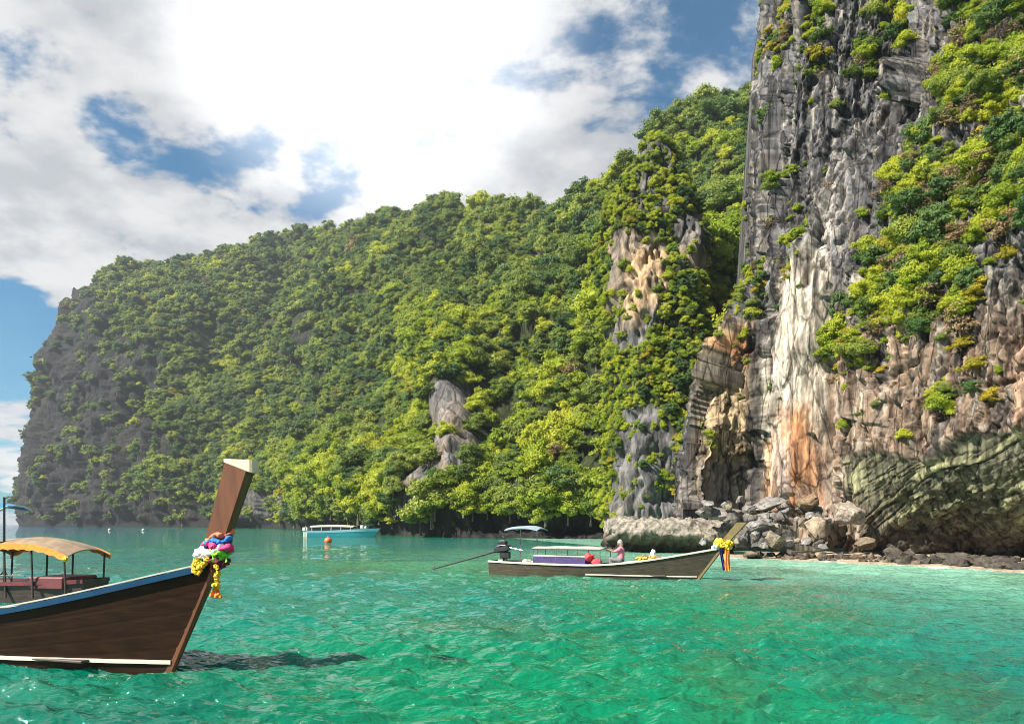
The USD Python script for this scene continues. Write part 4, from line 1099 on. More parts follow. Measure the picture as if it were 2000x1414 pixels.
class Hull:
    """A longtail's hull in its own space: the stem's foot at the origin on the water, x forward, y to port, z up."""

    def __init__(s, L, beam, bow_z, mid_z, stern_z, rake, rake2):
        s.L, s.beam, s.bow_z, s.mid_z, s.stern_z, s.rake, s.rake2 = L, beam, bow_z, mid_z, stern_z, rake, rake2

    def sheer(s, d):
        u = np.clip(np.asarray(d, float) / s.L, 0, 1)
        return s.mid_z + (s.bow_z - s.mid_z) * np.clip(1 - u / .52, 0, 1) ** 1.9 + (s.stern_z - s.mid_z) * np.clip((u - .55) / .45, 0, 1) ** 2

    def half(s, d, z):
        d = np.asarray(d, float); u = d / s.L
        B = .05 + (s.beam / 2 - .05) * (1 - np.exp(-d / (.20 * s.L))) * (1 - .42 * np.clip((u - .55) / .45, 0, 1) ** 1.6)
        f = np.clip((z + .45) / (s.sheer(d) + .45), 0, 1.1)
        low = .18 + .50 * (1 - np.exp(-d / (.25 * s.L)))
        return B * (low + (1 - low) * f ** .85)

    def x(s, d, z):
        return -np.asarray(d, float) + s.rake * z * np.exp(-np.asarray(d, float) / (.22 * s.L))

    def stem_x(s, z):
        return np.where(z < s.bow_z, s.rake * z, s.rake * s.bow_z + s.rake2 * (z - s.bow_z))

    def side(s, sgn, inset=0.0, zlo=-.45, nd=64, nz=71):
        d = s.L * np.linspace(0, 1, nd) ** 1.3
        out = np.zeros((nd, nz, 3))
        for i, dd in enumerate(d):
            z = np.linspace(zlo, float(s.sheer(dd)), nz)
            seam = 0 if inset else .004 * np.exp(-((((z + .45) / (float(s.sheer(dd)) + .45) * 7) % 1 - .5) / .07) ** 2)
            out[i, :, 0] = s.x(dd, z) - (inset if i == 0 else 0); out[i, :, 1] = sgn * np.maximum(s.half(dd, z) - inset - seam, .004); out[i, :, 2] = z
        return out

    def shell(s):
        ms = []
        for sgn in (1, -1):
            o, i = s.side(sgn), s.side(sgn, .045, -.35)
            nd, nz = o.shape[:2]
            ms.append(trimesh.Trimesh(o.reshape(-1, 3), grid_faces(nd, nz), process=False))
            ms.append(trimesh.Trimesh(i.reshape(-1, 3), grid_faces(nd, nz)[:, ::-1], process=False))
            r = np.stack([o[:, -1], i[:, -1]], 1); ms.append(trimesh.Trimesh(r.reshape(-1, 3), grid_faces(nd, 2), process=False))
        a, b = s.side(1), s.side(-1)
        bt = np.stack([a[:, 0], b[:, 0]], 1); ms.append(trimesh.Trimesh(bt.reshape(-1, 3), grid_faces(bt.shape[0], 2), process=False))
        tr = np.stack([a[-1], b[-1]], 1); ms.append(trimesh.Trimesh(tr.reshape(-1, 3), grid_faces(tr.shape[0], 2), process=False))
        return cat_meshes(ms)

    def rail(s, sgn, w=.09, h=.10, dz=0.0, out=.025, d0=0.0, d1=1.0, z=None):
        d = s.L * np.linspace(d0, d1, 60); ring = []
        for dd in d:
            zz = float(s.sheer(dd)) + dz if z is None else z
            x, y = float(s.x(dd, zz)), float(s.half(dd, min(zz, float(s.sheer(dd)))))
            ring.append([(x, sgn * (y + out), zz - h), (x, sgn * (y + out), zz + .01), (x, sgn * (y + out - w), zz + .01), (x, sgn * (y + out - w), zz - h)])
        v = np.array(ring); n = len(d); f = []
        for i in range(n - 1):
            for j in range(4):
                k = (j + 1) % 4; f += [[i * 4 + j, i * 4 + k, (i + 1) * 4 + k], [i * 4 + j, (i + 1) * 4 + k, (i + 1) * 4 + j]]
        f += [[0, 1, 2], [0, 2, 3], [n * 4 - 4, n * 4 - 2, n * 4 - 3], [n * 4 - 4, n * 4 - 1, n * 4 - 2]]
        m = trimesh.Trimesh(v.reshape(-1, 3), f, process=False); m.fix_normals(); return m

    def prow(s, top, w_low, w_top, t_low, t_top, z0=-.45):
        """the stem timber, from under water to its tip: a bar that broadens upward"""
        z = np.concatenate([np.linspace(z0, s.bow_z, 10), np.linspace(s.bow_z, top, 14)[1:]])
        ring = []
        for zz in z:
            u = np.clip(zz / top, 0, 1); w = w_low + (w_top - w_low) * u ** 1.2; t = (t_low + (t_top - t_low) * u ** 1.1) / 2
            x = float(s.stem_x(zz)); c = .022
            ring.append([(x - w, t, zz), (x - c, t, zz), (x + .01, t - c, zz), (x + .01, -t + c, zz), (x - c, -t, zz), (x - w, -t, zz)])
        v = np.array(ring); n = len(z); k6 = 6; f = []
        for i in range(n - 1):
            for j in range(k6):
                k = (j + 1) % k6; f += [[i * 6 + j, i * 6 + k, (i + 1) * 6 + k], [i * 6 + j, (i + 1) * 6 + k, (i + 1) * 6 + j]]
        for j in range(1, 5): f += [[0, j + 1, j], [(n - 1) * 6, (n - 1) * 6 + j, (n - 1) * 6 + j + 1]]
        m = trimesh.Trimesh(v.reshape(-1, 3), f, process=False); m.fix_normals()
        return m, v[-1]


def heading(dirx, diry):
    return math.atan2(diry, dirx)


def cap_mesh(ring, up=.02, front=.17, grow=.012):
    """wedge of end grain on the prow: thin at the back, deep at the front"""
    c = ring.mean(0); top = ring + [0, 0, up]; bot = ring.copy()
    for p in (top, bot): p[:, :2] = c[:2] + (p[:, :2] - c[:2]) * (1 + grow * 4)
    x0, x1 = ring[:, 0].min(), ring[:, 0].max()
    bot[:, 2] -= front * (ring[:, 0] - x0) / (x1 - x0)
    top[:, 2] += .03 * (1 - (ring[:, 0] - x0) / (x1 - x0))
    return trimesh.convex.convex_hull(np.vstack([top, bot]))


def canopy_mesh(x0, x1, half, z, arch, sag, nx=24, ny=14, th=.03):
    """cloth stretched over hoops: arched across and drooping to its ends"""
    X, Yv = np.meshgrid(np.linspace(x0, x1, nx), np.linspace(-1, 1, ny), indexing='ij')
    u = (X - (x0 + x1) / 2) / ((x1 - x0) / 2)
    Z = z + arch * (1 - np.abs(Yv) ** 2.2) - sag * np.abs(u) ** 2.4 + .012 * np.sin(X * 5) * (1 - Yv ** 2)
    t = np.stack([X, Yv * half, Z], -1); b = t - [0, 0, th]
    f = grid_faces(nx, ny); n = nx * ny
    ring = np.concatenate([np.arange(ny), np.arange(1, nx) * ny + ny - 1, np.arange(n - 2, n - ny - 1, -1), np.arange(nx - 2, 0, -1) * ny])
    side = []
    for a, c in zip(ring, np.roll(ring, -1)): side += [[a, c, c + n], [a, c + n, a + n]]
    m = trimesh.Trimesh(np.vstack([t.reshape(-1, 3), b.reshape(-1, 3)]), np.vstack([f, f[:, ::-1] + n, side]), process=False)
    m.fix_normals(); return m


def ring_wrap(cx, cz, rx, ry, thick, tilt=0.0, seed=0, n=110, k=8):
    """a strip of cloth knotted round the prow: an uneven ring"""
    g = np.random.default_rng(seed); a = np.linspace(0, 2 * math.pi, n)
    wob = 1 + .10 * np.sin(a * 3 + seed) + .06 * np.sin(a * 7 + seed * 2)
    p = np.stack([cx + rx * wob * np.cos(a), ry * wob * np.sin(a), cz + tilt * np.cos(a) + .03 * np.sin(a * 4 + seed)], 1)
    m = tube(p, thick * (1 + .25 * np.sin(a * 5 + seed) + .15 * np.sin(a * 11)), 12)
    v = np.array(m.vertices); u = v - [cx, 0, cz]
    u /= np.linalg.norm(u, axis=1, keepdims=True) + 1e-9
    m.vertices = v + u * ((np.abs(fbm(v * np.array([9, 9, 26]) + seed, 3, seed) - .5) - .12) * thick * 2.6)[:, None]
    return m


def drape(p0, length, w0, w1, seed, n=16, thick=.03, lean=(0, 0)):
    """a hanging scarf end: a folded strip that widens and wavers downward"""
    g = np.random.default_rng(seed); t = np.linspace(0, 1, n); m = 9
    v = np.zeros((n, m, 3))
    for i, s in enumerate(t):
        w = w0 + (w1 - w0) * s; u = np.linspace(-.5, .5, m)
        v[i, :, 0] = p0[0] + lean[0] * s + u * w * .8 + .015 * math.sin(6 * s + seed); v[i, :, 1] = p0[1] + lean[1] * s + thick * np.sin(u * 14 + seed + 2 * s) + u * w * .35
        v[i, :, 2] = p0[2] - length * s - .02 * np.cos(u * 9 + seed) * s
    f = grid_faces(n, m); a = trimesh.Trimesh(v.reshape(-1, 3), f, process=False); b = trimesh.Trimesh(v.reshape(-1, 3) + [0, .012, 0], f[:, ::-1], process=False)
    return cat_meshes([a, b])


def garland(pts, rad, seed, step=None):
    rad *= .68; step = rad * .62 if step is None else step * .6
    """a string of blossoms: small knobbly balls along a line"""
    p = np.asarray(pts, float); d = np.concatenate([[0], np.cumsum(np.linalg.norm(np.diff(p, axis=0), axis=1))])
    q = np.stack([np.interp(np.arange(0, d[-1], step), d, p[:, k]) for k in range(3)], 1)
    g = np.random.default_rng(seed); ms = []
    for c in q:
        s = trimesh.creation.icosphere(1, rad * g.uniform(.85, 1.2)); s.vertices *= g.uniform(.6, 1.3, (len(s.vertices), 1)); s.apply_translation(c + g.normal(0, rad * .45, 3)); ms.append(s)
    return cat_meshes(ms)


def world_of(frame, p):
    (x, y, z), a = frame; c, s = math.cos(a), math.sin(a); p = np.asarray(p, float)
    return np.stack([x + p[..., 0] * c - p[..., 1] * s, y + p[..., 0] * s + p[..., 1] * c, z + p[..., 2]], -1)


def on_boat(name, label, cat, frame, parts, group=None):
    """a thing lying or hanging on a boat: a top-level object in the boat's own axes"""
    o = thing(name, label, cat, frame[0], frame[1], group)
    for part, m, mt in parts: obj(part, m, M[mt], o, smooth=40)
    return o


# --- near boat: dark hull, tall varnished prow
b1 = P(345, HORIZON + CAM_H * F / 11.9, 11.9); b1[2] = 0
f1 = (tuple(b1), heading(.955, -.297))
h1 = Hull(10.5, 1.75, 1.62, .62, .85, .50, .40)
boat = thing('longtail_boat', 'dark wooden longtail boat with tall varnished prow and blue gunwale nearest the camera', 'boat', f1[0], f1[1])
obj('hull', h1.shell(), M['hull_dark'], boat, smooth=40)
for sg in (1, -1):
    obj('gunwale', h1.rail(sg, .10, .08, -.01, .035, .012), M['paint_blue'], boat, smooth=30)
    obj('rail_cap', h1.rail(sg, .05, .012, .028, .02, .012), M['paint_cream'], boat)
    obj('boot_stripe', h1.rail(sg, .05, .05, 0, .018, .01, .75, .075), M['paint_white'], boat)
pm, ring = h1.prow(3.12, .22, .45, .08, .20)
pr = obj('prow', pm, M['wood_varnish'], boat, smooth=25)
obj('prow_cap', cap_mesh(ring), M['wood_pale'], pr)
for d in (2.2, 3.6, 5.0, 6.4, 7.8):
    y = float(h1.half(d, .4)); obj('thwart', rbox((-d, 0, float(h1.sheer(d)) - .18), (.24, 2 * y - .1, .05), .01), M['wood_dark'], boat)
obj('floor', rbox((-5.2, 0, .05), (7.6, .9, .04), .01), M['wood_dark'], boat)
obj('foredeck', trimesh.convex.convex_hull(np.array([(-.25, .08, 1.42), (-.25, -.08, 1.42), (-1.5, float(h1.half(1.5, 1.0)) - .05, 1.08), (-1.5, -float(h1.half(1.5, 1.0)) + .05, 1.08), (-1.5, 0, 1.02), (-.25, 0, 1.36)])), M['wood_dark'], boat)
# sashes and garlands tied round the prow
zx0 = lambda z: float(h1.stem_x(np.array(z)))
on_boat('cloth_sash', 'coral red cloth knotted uppermost round the tall prow', 'sash', f1, [('wrap', ring_wrap(zx0(1.98) - .17, 1.99, .20, .13, .032, .06, 1), 'cloth_coral')])
on_boat('cloth_sash', 'blue cloth wound round the prow between coral and pink sashes', 'sash', f1, [('wrap', ring_wrap(zx0(1.92) - .16, 1.93, .20, .135, .036, .03, 2), 'cloth_blue')])
on_boat('cloth_sash', 'bright pink cloth wound round the front of the prow', 'sash', f1, [('wrap', ring_wrap(zx0(1.86) - .13, 1.86, .21, .14, .045, -.05, 3), 'cloth_pink')])
on_boat('cloth_sash', 'big white cloth bunched at the rear of the prow above the gunwale', 'sash', f1, [('bunch', cat_meshes([rock_mesh((.14, .10, .13), 62, .9, 30, 3, .5).apply_translation((zx0(1.74) - .30, -.10, 1.76)), ring_wrap(zx0(1.76) - .17, 1.77, .21, .14, .045, .06, 4)]), 'cloth_white')])
on_boat('cloth_sash', 'lime green ruffled cloth hanging at the front of the prow', 'sash', f1, [('ruffle', cat_meshes([ring_wrap(zx0(1.72) - .05, 1.76, .13, .13, .036, -.03, 5), drape((zx0(1.72) + .02, -.10, 1.78), .15, .20, .26, 3, thick=.03)]), 'cloth_green')])
on_boat('cloth_sash', 'dark maroon cloth band below the lime green one', 'sash', f1, [('band', cat_meshes([ring_wrap(zx0(1.62) - .08, 1.64, .17, .13, .038, -.04, 6), drape((zx0(1.64) + .02, -.10, 1.68), .17, .25, .24, 5, thick=.025)]), 'cloth_maroon')])
gl = [(zx0(1.66) - .32, -.12, 1.70), (zx0(1.6) - .28, -.18, 1.60), (zx0(1.55) - .20, -.18, 1.53), (zx0(1.55) - .12, -.17, 1.58), (zx0(1.55) - .09, -.15, 1.66)]
on_boat('flower_garland', 'yellow marigold garland looped low on the side of the prow', 'garland', f1, [('blossoms', cat_meshes([garland(gl, .045, 1), garland([(x - .04, y - .02, z - .08) for x, y, z in gl[:4]], .04, 2)]), 'cloth_yellow')])
gx = zx0(1.55) + .06
on_boat('flower_garland', 'orange-yellow garland hanging straight down with a tasselled end from the prow', 'garland', f1,
        [('strand', garland([(gx, -.11, 1.56), (gx - .01, -.12, 1.40), (gx - .02, -.12, 1.24)], .05, 3), 'cloth_yellow'),
         ('tassel', cat_meshes([drape((gx - .02, -.12, 1.26), .15, .04, .18, 8, thick=.04), garland([(gx - .09, -.13, 1.13), (gx + .06, -.13, 1.11)], .04, 4)]), 'cloth_orange')])
on_boat('cloth_sash', 'small green cloth end under the white bunch at the rear of the prow', 'sash', f1, [('end', drape((zx0(1.6) - .28, -.14, 1.70), .13, .12, .10, 4, thick=.03), 'cloth_green')])
# gear in the near boat
g = np.random.default_rng(17)
for k, (d, y, lab, mt) in enumerate(((3.05, -.25, 'pale coiled rope lying in the dark bow of the near boat', 'rope'), (3.6, -.42, 'cream rope coil by the near gunwale at the left edge', 'rope'))):
    zc = float(h1.sheer(d)) - .16; a = np.linspace(0, 6.28 * 3, 60); rr = .10 + .03 * a / 6.28
    on_boat('rope_coil', lab, 'rope', f1, [('coil', tube(np.stack([-d + rr * np.cos(a), y + rr * np.sin(a), zc + .03 * a / 6.28 + 0 * a], 1), .022, 6), mt)])

# --- second boat, half hidden behind the first: red-brown inside, fringed canopy on posts
b2 = np.array([-20.72, 23.8, 0.0]); f2 = (tuple(b2), heading(-.98, .20))
h2 = Hull(9.0, 1.7, 1.3, .52, .62, .5, .5)
boat2 = thing('longtail_boat', 'dark longtail boat with a yellow fringed canopy behind the near boat', 'boat', f2[0], f2[1])
obj('hull', h2.shell(), M['wood_dark'], boat2, smooth=40)
for sg in (1, -1): obj('gunwale', h2.rail(sg, .09, .10, 0, .03, .012), M['wood_red'], boat2)
pm, ring = h2.prow(2.5, .20, .4, .09, .24); obj('prow', pm, M['wood_varnish'], boat2, smooth=25)
toX = lambda px: None
cs2 = canopy_mesh(-8.75, -5.25, .85, 1.60, .20, .34)
cp = obj('canopy', cs2, M['canopy_tan'], boat2, smooth=40)
for sg in (1, -1):
    x = np.linspace(-8.75, -5.25, 40); u = (x + 7.0) / 1.75; z = 1.60 - .34 * np.abs(u) ** 2.4
    v = np.stack([np.stack([x, 0 * x + sg * .865, z + .045], 1), np.stack([x, 0 * x + sg * .865, z - .13 - .02 * np.sin(x * 19)], 1)], 1)
    q = v + [0, -sg * .02, 0]
    fr = cat_meshes([trimesh.Trimesh(v.reshape(-1, 3), grid_faces(40, 2), process=False), trimesh.Trimesh(q.reshape(-1, 3), grid_faces(40, 2)[:, ::-1], process=False)])
    obj('fringe', fr, M['cloth_orange'], cp)
    for xx in (-8.62, -7.55, -6.65, -5.4):
        zt = 1.60 - .34 * abs((xx + 7.0) / 1.75) ** 2.4
        obj('canopy_post', tube([(xx, sg * .72, .1), (xx, sg * .78, zt)], .028, 8), M['wood_dark'], boat2)
obj('corner_bow', cat_meshes([rock_mesh((.10, .10, .13), 71).apply_translation((-8.75, s_ * .86, 1.22)) for s_ in (1,)]), M['cloth_yellow'], cp)
obj('seat_box', rbox((-7.9, 0, .52), (1.15, 1.35, .34), .03), M['wood_red'], boat2)
obj('side_rail', tube([(-7.3, .74, .72), (-6.4, .74, .72)], .018, 6), M['wood_dark'], boat2)
obj('thwart', rbox((-6.6, 0, .46), (.9, 1.3, .10), .02), M['wood_red'], boat2)
obj('awning_pole', tube([(-6.5, .62, .2), (-6.5, .62, 2.95)], .032, 8), M['metal_dark'], boat2)
obj('pole_brace', cat_meshes([tube([(-6.5, .62, .85), (-6.1, .62, .5)], .02, 6), tube([(-6.5, .62, .85), (-6.8, .62, .5)], .02, 6)]), M['metal_dark'], boat2)

aw = canopy_mesh(-6.3, -2.2, .6, 2.72, .16, .16, th=.02)
obj('awning', aw, M['cloth_blue'], boat2, smooth=40, label='blue awning on a pole')
obj('awning_edge', tube([(-6.3, -.6, 2.55), (-6.3, -.3, 2.69), (-6.3, 0, 2.72), (-6.3, .3, 2.69), (-6.3, .6, 2.55)], .03, 6), M['paint_white'], boat2)
obj('awning_pole', tube([(-2.8, .80, .2), (-2.8, .80, 2.8)], .032, 8), M['metal_dark'], boat2)
rolled = tube([(-6.35, .78, 1.84), (-5.9, .78, 1.88), (-4.8, .78, 1.90), (-3.0, .78, 1.88)], [.06, .13, .15, .14], 10)
obj('rolled_cover', rolled, M['cloth_blue'], boat2, smooth=40)

# --- moored longtail in the middle
b3 = P(1368, HORIZON + CAM_H * F / 30.5, 30.5); b3[2] = 0
f3 = (tuple(b3), heading(.905, -.426))
h3 = Hull(9.2, 1.7, 1.28, .50, .56, .74, .90)
boat3 = thing('longtail_boat', 'weathered grey-green longtail boat moored by the rock slab with low canopy and outboard engine', 'boat', f3[0], f3[1])
obj('hull', h3.shell(), M['hull_weathered'], boat3, smooth=40)
for sg in (1, -1):
    obj('gunwale', h3.rail(sg, .09, .06, 0, .03, .012), M['paint_cream'], boat3)
    obj('rubbing_strake', h3.rail(sg, .05, .035, 0, .02, .02, .5, .10), M['paint_cream'], boat3)
pm, ring = h3.prow(2.24, .22, .40, .10, .24); pr = obj('prow', pm, M['wood_olive'], boat3, smooth=25)
for d in (1.9, 3.2, 4.6, 6.0, 7.4): obj('thwart', rbox((-d, 0, float(h3.sheer(d)) - .10), (.22, 2 * float(h3.half(d, .4)) - .1, .05), .01), M['paint_cream'], boat3)
obj('floor', rbox((-4.8, 0, .12), (7.0, .9, .04), .01), M['wood_dark'], boat3)
cn3 = obj('canopy', canopy_mesh(-7.0, -3.9, .72, 1.17, .06, .03), M['cloth_pale'], boat3, smooth=40)
for sg in (1, -1):
    obj('canopy_rail', tube([(-7.0, sg * .70, 1.12), (-3.9, sg * .70, 1.12)], .025, 6), M['wood_dark'], boat3)
    for xx in (-6.95, -5.9, -4.95, -3.95): obj('canopy_post', tube([(xx, sg * .66, .3), (xx, sg * .70, 1.15)], .02, 6), M['metal_grey'], boat3)
for xx in (-7.9, -7.1): obj('shade_pole', tube([(xx, .1, .2), (xx, .1, 2.02)], .024, 6), M['metal_grey'], boat3)
sh = obj('stern_shade', canopy_mesh(-8.35, -6.8, .62, 2.0, .10, .10), M['shade_cloth'], boat3, smooth=40)
eng = obj('engine', cat_meshes([rbox((-8.75, 0, 1.10), (.50, .36, .34), .05), rbox((-8.72, 0, 1.34), (.40, .30, .12), .04), rbox((-8.95, .02, 1.02), (.28, .42, .24), .04),
                              trimesh.creation.cylinder(.12, .40, transform=trimesh.transformations.translation_matrix((-8.5, 0, 1.12)) @ trimesh.transformations.rotation_matrix(math.pi / 2, [1, 0, 0])),
                              tube([(-8.7, .1, 1.4), (-8.7, .1, 1.58), (-8.8, .1, 1.62)], .03, 8), rbox((-8.6, 0, .80), (.46, .22, .3), .03)]), M['metal_dark'], boat3, smooth=30)
obj('engine_cover', cat_meshes([rbox((-8.70, -.03, 1.425), (.30, .26, .05), .02), tube([(-8.92, -.18, 1.18), (-8.72, -.21, 1.24), (-8.5, -.18, 1.22)], .025, 6)]), M['metal_grey'], eng)
obj('engine_mount', cat_meshes([tube([(-8.75, .12, .35), (-8.7, .08, .9)], .045, 6), tube([(-8.45, -.12, .35), (-8.55, -.08, .9)], .045, 6), tube([(-8.6, 0, .3), (-8.6, 0, .9)], .06, 8)]), M['metal_dark'], eng)
obj('long_shaft', tube([(-9.0, 0, .98), (-9.9, .15, .74), (-12.6, .55, .06)], [.055, .045, .035], 8), M['metal_dark'], eng)
obj('tiller', tube([(-8.5, 0, 1.15), (-7.7, -.1, 1.02)], .022, 6), M['metal_grey'], eng)
obj('propeller', cat_meshes([box((-12.62, .55, .06), (.04, .05, .34)), box((-12.62, .55, .06), (.04, .34, .05))]), M['metal_grey'], eng)
on_boat('storage_box', 'long dark purple box under the white canopy of the moored longtail', 'box', f3, [('body', rbox((-5.75, -.42, .62), (2.35, .55, .36), .03), 'cloth_purple'), ('lid', rbox((-5.75, -.42, .82), (2.38, .58, .05), .015), 'paint_white')])
on_boat('life_jackets', 'heap of red life jackets beside the purple box in the moored longtail', 'life jackets', f3, [('jackets', cat_meshes([rock_mesh((.26, .2, .2), 80 + k, .8, 26, 2, .3).apply_translation((-4.35 + .22 * math.cos(k * 2.1), -.55 + .08 * math.sin(k * 2), .60 + .10 * (k % 3))) for k in range(5)]), 'cloth_red')])
on_boat('gear_pile', 'pile of yellow and brown ropes and bags in the bow of the moored longtail', 'gear', f3, [('bags', cat_meshes([rock_mesh((.22, .2, .15), 90 + k, .8, 26, 2, .3).apply_translation((-2.3 + .28 * k, -.1 + .1 * (k % 2), .80)) for k in range(3)]), 'cloth_brown'),
        ('white_bag', rock_mesh((.14, .12, .2), 95, .9, 24, 2, .25).apply_translation((-1.9, -.05, .98)), 'cloth_white'), ('ropes', garland([(-2.5, -.3, .78), (-2.2, -.35, .8), (-1.7, -.3, .84)], .07, 9, .09), 'cloth_yellow')])
on_boat('stern_bag', 'pale yellow bag on the stern floor between engine and purple box', 'bag', f3, [('bag', rock_mesh((.26, .2, .2), 97, .8, 26, 2, .25).apply_translation((-7.35, -.4, .52)), 'paint_cream')])
zq = lambda z: float(h3.stem_x(np.array(z)))
on_boat('cloth_sash', 'yellow-orange cloth tied round the prow of the moored longtail', 'sash', f3, [('wrap', cat_meshes([ring_wrap(zq(1.42) - .14, 1.46, .25, .18, .10, -.06, 11), ring_wrap(zq(1.36) - .14, 1.34, .25, .18, .09, -.08, 12)]), 'cloth_yellow'), ('hanging_end', drape((zq(1.3) + .06, -.14, 1.38), 1.02, .22, .26, 13, thick=.04, lean=(.06, 0)), 'cloth_orange')])
on_boat('cloth_sash', 'narrow navy blue cloth hanging from the prow of the moored longtail', 'sash', f3, [('hanging_end', drape((zq(1.3) - .14, -.17, 1.30), .92, .14, .16, 15, thick=.04, lean=(.12, 0)), 'cloth_navy')])
on_boat('cloth_sash', 'pale turquoise cloth knotted behind the orange one on the moored longtail', 'sash', f3, [('wrap', ring_wrap(zq(1.3) - .30, 1.30, .16, .17, .06, .03, 16), 'paint_sky')])


# --- a person sitting in the moored longtail, facing aft, arms out to the canopy
def bones(chains, pitch=.012):
    parts = []
    for (p, rp), (q, rq) in chains:
        a = m3.Manifold.sphere(rp, 16).translate(tuple(map(float, p))); b = m3.Manifold.sphere(rq, 16).translate(tuple(map(float, q)))
        parts.append(m3.Manifold.batch_hull([a, b]))
    m = m3.Manifold.batch_boolean(parts, m3.OpType.Add).refine_to_length(pitch * 3)
    mm = m.to_mesh(); t = trimesh.Trimesh(mm.vert_properties[:, :3], mm.tri_verts, process=True)
    trimesh.smoothing.filter_taubin(t, iterations=6)
    return t


def person():
    # local frame of the boat; the seat is the gunwale-high thwart at x = -3.1; the sitter faces aft (-x)
    bx, by, bz = -3.15, -.42, .62
    J = lambda x, y, z: (bx + x, by + y, bz + z)
    hip, waist, chest, neck, head = J(0, 0, .10), J(.02, 0, .30), J(0, 0, .48), J(-.02, 0, .60), J(-.05, 0, .76)
    ch = [((hip, .135), (waist, .12)), ((waist, .12), (chest, .135)), ((chest, .10), (neck, .055)), ((neck, .05), (J(-.03, 0, .68), .055))]
    limbs = []
    for sg in (-1, 1):
        sh, el, wr = J(0, sg * .17, .53), J(-.22, sg * .22, .42), J(-.44, sg * .15, .50)
        limbs += [((chest, .09), (sh, .065)), ((sh, .055), (el, .04)), ((el, .04), (wr, .028)), ((wr, .027), (J(-.52, sg * .14, .52), .03))]
        for k in range(4):
            a = J(-.53, sg * (.14 + (k - 1.5) * .016), .525 + .006 * k); b = J(-.57, sg * (.14 + (k - 1.5) * .018), .53 - .004 * k); c = J(-.585, sg * (.14 + (k - 1.5) * .016), .505)
            limbs += [((a, .010), (b, .009)), ((b, .009), (c, .008))]
        limbs += [((J(-.50, sg * .115, .52), .011), (J(-.535, sg * .10, .545), .009))]
        hp, kn, an, toe = J(0, sg * .09, .08), J(-.40, sg * .15, .12), J(-.30, sg * .15, -.28), J(-.45, sg * .15, -.31)
        limbs += [((hp, .09), (kn, .06)), ((kn, .058), (an, .038)), ((an, .035), (toe, .03))]
    hd = [((head, .085), (J(-.06, 0, .80), .092)), ((J(-.09, 0, .72), .06), (head, .08)), ((J(-.145, 0, .755), .014), (J(-.13, 0, .79), .012)),
          ((J(-.05, .09, .76), .018), (J(-.05, .092, .78), .018)), ((J(-.05, -.09, .76), .018), (J(-.05, -.092, .78), .018)), ((J(-.03, 0, .66), .05), (head, .07))]
    o = thing('person', 'person in pink shirt and pale head cloth sitting in the moored longtail, arms outstretched', 'person', f3[0], f3[1])
    body = obj('body', bones(ch + limbs + hd), M['skin'], o, smooth=True)
    sl = []
    for sg in (-1, 1):
        sh, el = J(0, sg * .17, .53), J(-.16, sg * .21, .445); sl += [((chest, .105), (sh, .082)), ((sh, .074), (el, .06))]
    obj('shirt', bones([((J(0, 0, .14), .148), (waist, .142)), ((waist, .142), (chest, .155)), ((chest, .12), (J(-.01, 0, .56), .085))] + sl), M['shirt_pink'], o, smooth=True)
    tr = []
    for sg in (-1, 1):
        hp, kn, an = J(0, sg * .09, .08), J(-.40, sg * .15, .12), J(-.33, sg * .15, -.16); tr += [((hip, .15), (hp, .115)), ((hp, .112), (kn, .082)), ((kn, .08), (an, .065))]
    obj('trousers', bones(tr), M['cloth_grey'], o, smooth=True)
    obj('head_cloth', bones([((J(-.03, 0, .80), .108), (J(-.02, 0, .83), .10)), ((J(0, 0, .78), .10), (J(.03, 0, .70), .075)), ((J(.03, 0, .70), .06), (J(.03, 0, .62), .05))]), M['cloth_pale'], o, smooth=True)
    obj('eyes', cat_meshes([trimesh.creation.icosphere(1, .010).apply_translation(J(-.143, sg * .033, .785)) for sg in (-1, 1)]), M['metal_dark'], body)
    obj('mouth', trimesh.creation.box((.012, .04, .009)).apply_translation(J(-.142, 0, .722)), M['cloth_maroon'], body)


simple('cloth_grey', (.13, .12, .12), .85, vary=.3, scale=9)
simple('shirt_pink', (.55, .17, .21), .85, vary=.2, scale=9)
person()
on_boat('sack', 'grey-white sack beside the sitting person in the moored longtail', 'sack', f3, [('sack', rock_mesh((.30, .26, .27), 98, .9, 28, 2, .2).apply_translation((-3.15, -.42, .46)), 'cloth_pale')])

# --- speedboat far off at the foot of the slope
b4 = P(741, HORIZON + CAM_H * F / 124, 124); b4[2] = 0
f4 = (tuple(b4), heading(.995, -.10))
spd = thing('speedboat', 'turquoise and white speedboat with a long cabin roof below the forested slope', 'boat', f4[0], f4[1])
nd, nz = 40, 10; ms = []
dd = np.linspace(0, 10.6, nd)
for sg in (1, -1):
    v = np.zeros((nd, nz, 3))
    for i, d in enumerate(dd):
        top = 1.40 - .42 * min(1, d / 8.0); z = np.linspace(-.4, top, nz)
        B = 1.5 * (1 - math.exp(-d / 1.9)) + .03
        v[i, :, 0] = -d - .9 + .75 * z * math.exp(-d / 2.5); v[i, :, 1] = sg * B * (.55 + .45 * ((z + .4) / (top + .4)) ** .7); v[i, :, 2] = z
    ms.append(trimesh.Trimesh(v.reshape(-1, 3), grid_faces(nd, nz), process=False)); (A_ := v) is not None
    if sg == 1: VA = v
tr = np.stack([VA[-1], VA[-1] * [1, -1, 1]], 1); ms.append(trimesh.Trimesh(tr.reshape(-1, 3), grid_faces(nz, 2), process=False))
dk = np.stack([VA[:, -1] - [0, 0, .12], VA[:, -1] * [1, -1, 1] - [0, 0, .12]], 1); ms.append(trimesh.Trimesh(dk.reshape(-1, 3), grid_faces(nd, 2), process=False))
hl = obj('hull', cat_meshes(ms), M['paint_turquoise'], spd, smooth=40)
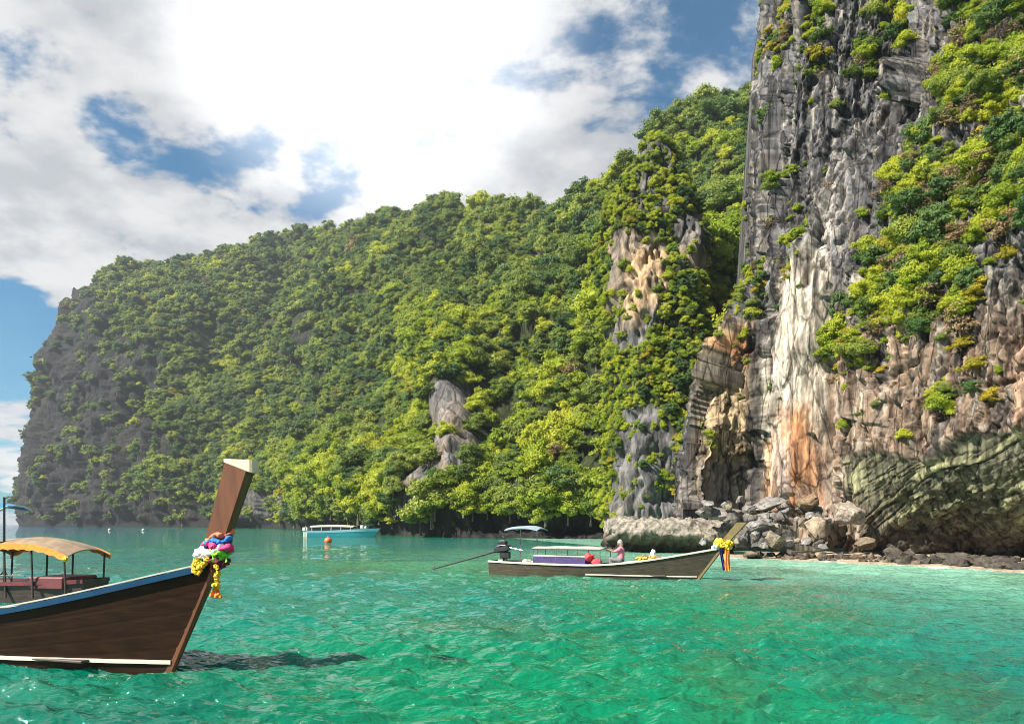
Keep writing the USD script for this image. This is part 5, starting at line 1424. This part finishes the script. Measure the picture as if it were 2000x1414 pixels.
for sg in (1, -1):
    st_ = np.stack([VA[:, -1] * [1, sg, 1] + [0, sg * .03, .02], VA[:, -3] * [1, sg, 1] + [0, sg * .03, 0]], 1)
    obj('side_stripe', cat_meshes([trimesh.Trimesh(st_.reshape(-1, 3), grid_faces(nd, 2), process=False), trimesh.Trimesh((st_ - [0, sg * .02, 0]).reshape(-1, 3), grid_faces(nd, 2)[:, ::-1], process=False)]), M['paint_sky'], hl)
cb = obj('cabin', rbox((-7.6, 0, 1.28), (6.2, 2.2, .85), .12), M['cabin_glass'], spd)
obj('cabin_roof', canopy_mesh(-11.1, -4.0, 1.3, 1.80, .14, .10, th=.14), M['paint_white'], spd, smooth=40)
for k in range(5):
    for sg in (1, -1): obj('roof_post', tube([(-10.8 + k * 1.6, sg * 1.18, 1.0), (-10.8 + k * 1.6, sg * 1.18, 1.78)], .06, 6), M['paint_white'], spd)
obj('windscreen', trimesh.convex.convex_hull(np.array([(-3.7, .9, 1.3), (-3.7, -.9, 1.3), (-4.5, 1.0, 2.0), (-4.5, -1.0, 2.0), (-4.6, 1.0, 1.3), (-4.6, -1.0, 1.3)])), M['cabin_glass'], spd)
for sg in (.5, -.5): obj('outboard_engine', cat_meshes([rbox((-12.35, sg, 1.25), (.5, .42, .6), .08), rbox((-12.35, sg, .5), (.28, .2, 1.2), .04)]), M['paint_white'], spd)
obj('bow_seat', cat_meshes([rbox((-3.0, .4, 1.65), (.5, .5, .6), .1), rbox((-2.2, -.1, 1.55), (.4, .6, .4), .1)]), M['paint_white'], spd)
obj('bow_rail', cat_meshes([tube([(-3.4, sg * 1.1, 1.9), (-2.0, sg * .75, 1.95), (-1.0, 0, 2.0)], .03, 6) for sg in (1, -1)] + [tube([(-2.0, sg * .75, 1.4), (-2.0, sg * .75, 1.95)], .025, 6) for sg in (1, -1)]), M['metal_grey'], spd)

# --- buoys
def buoy(px, py, Y, r, mt, label):
    c = P(px, HORIZON + CAM_H * F / Y, Y); c[2] = 0
    o = thing('mooring_buoy', label, 'buoy', tuple(c))
    s = trimesh.creation.icosphere(3, r); s.vertices[:, 2] *= .92; s.apply_translation((0, 0, r * .55)); obj('float', s, M[mt], o, smooth=True)
    obj('ring', cat_meshes([trimesh.creation.torus(r * .22, r * .06).apply_transform(trimesh.transformations.rotation_matrix(math.pi / 2, [1, 0, 0])).apply_translation((0, 0, r * 1.6)), trimesh.creation.cylinder(r * .25, r * .3).apply_translation((0, 0, r * 1.45))]), M['metal_grey'], o, smooth=30)


buoy(641, 1058, 88, .42, 'buoy_orange', 'orange round mooring buoy floating in front of the speedboat')
buoy(214, 1036, 235, .45, 'paint_white', 'white buoy off the rocky headland behind the canopy boat')
buoy(280, 1036, 230, .45, 'paint_white', 'white buoy off the headland left of the tall prow')
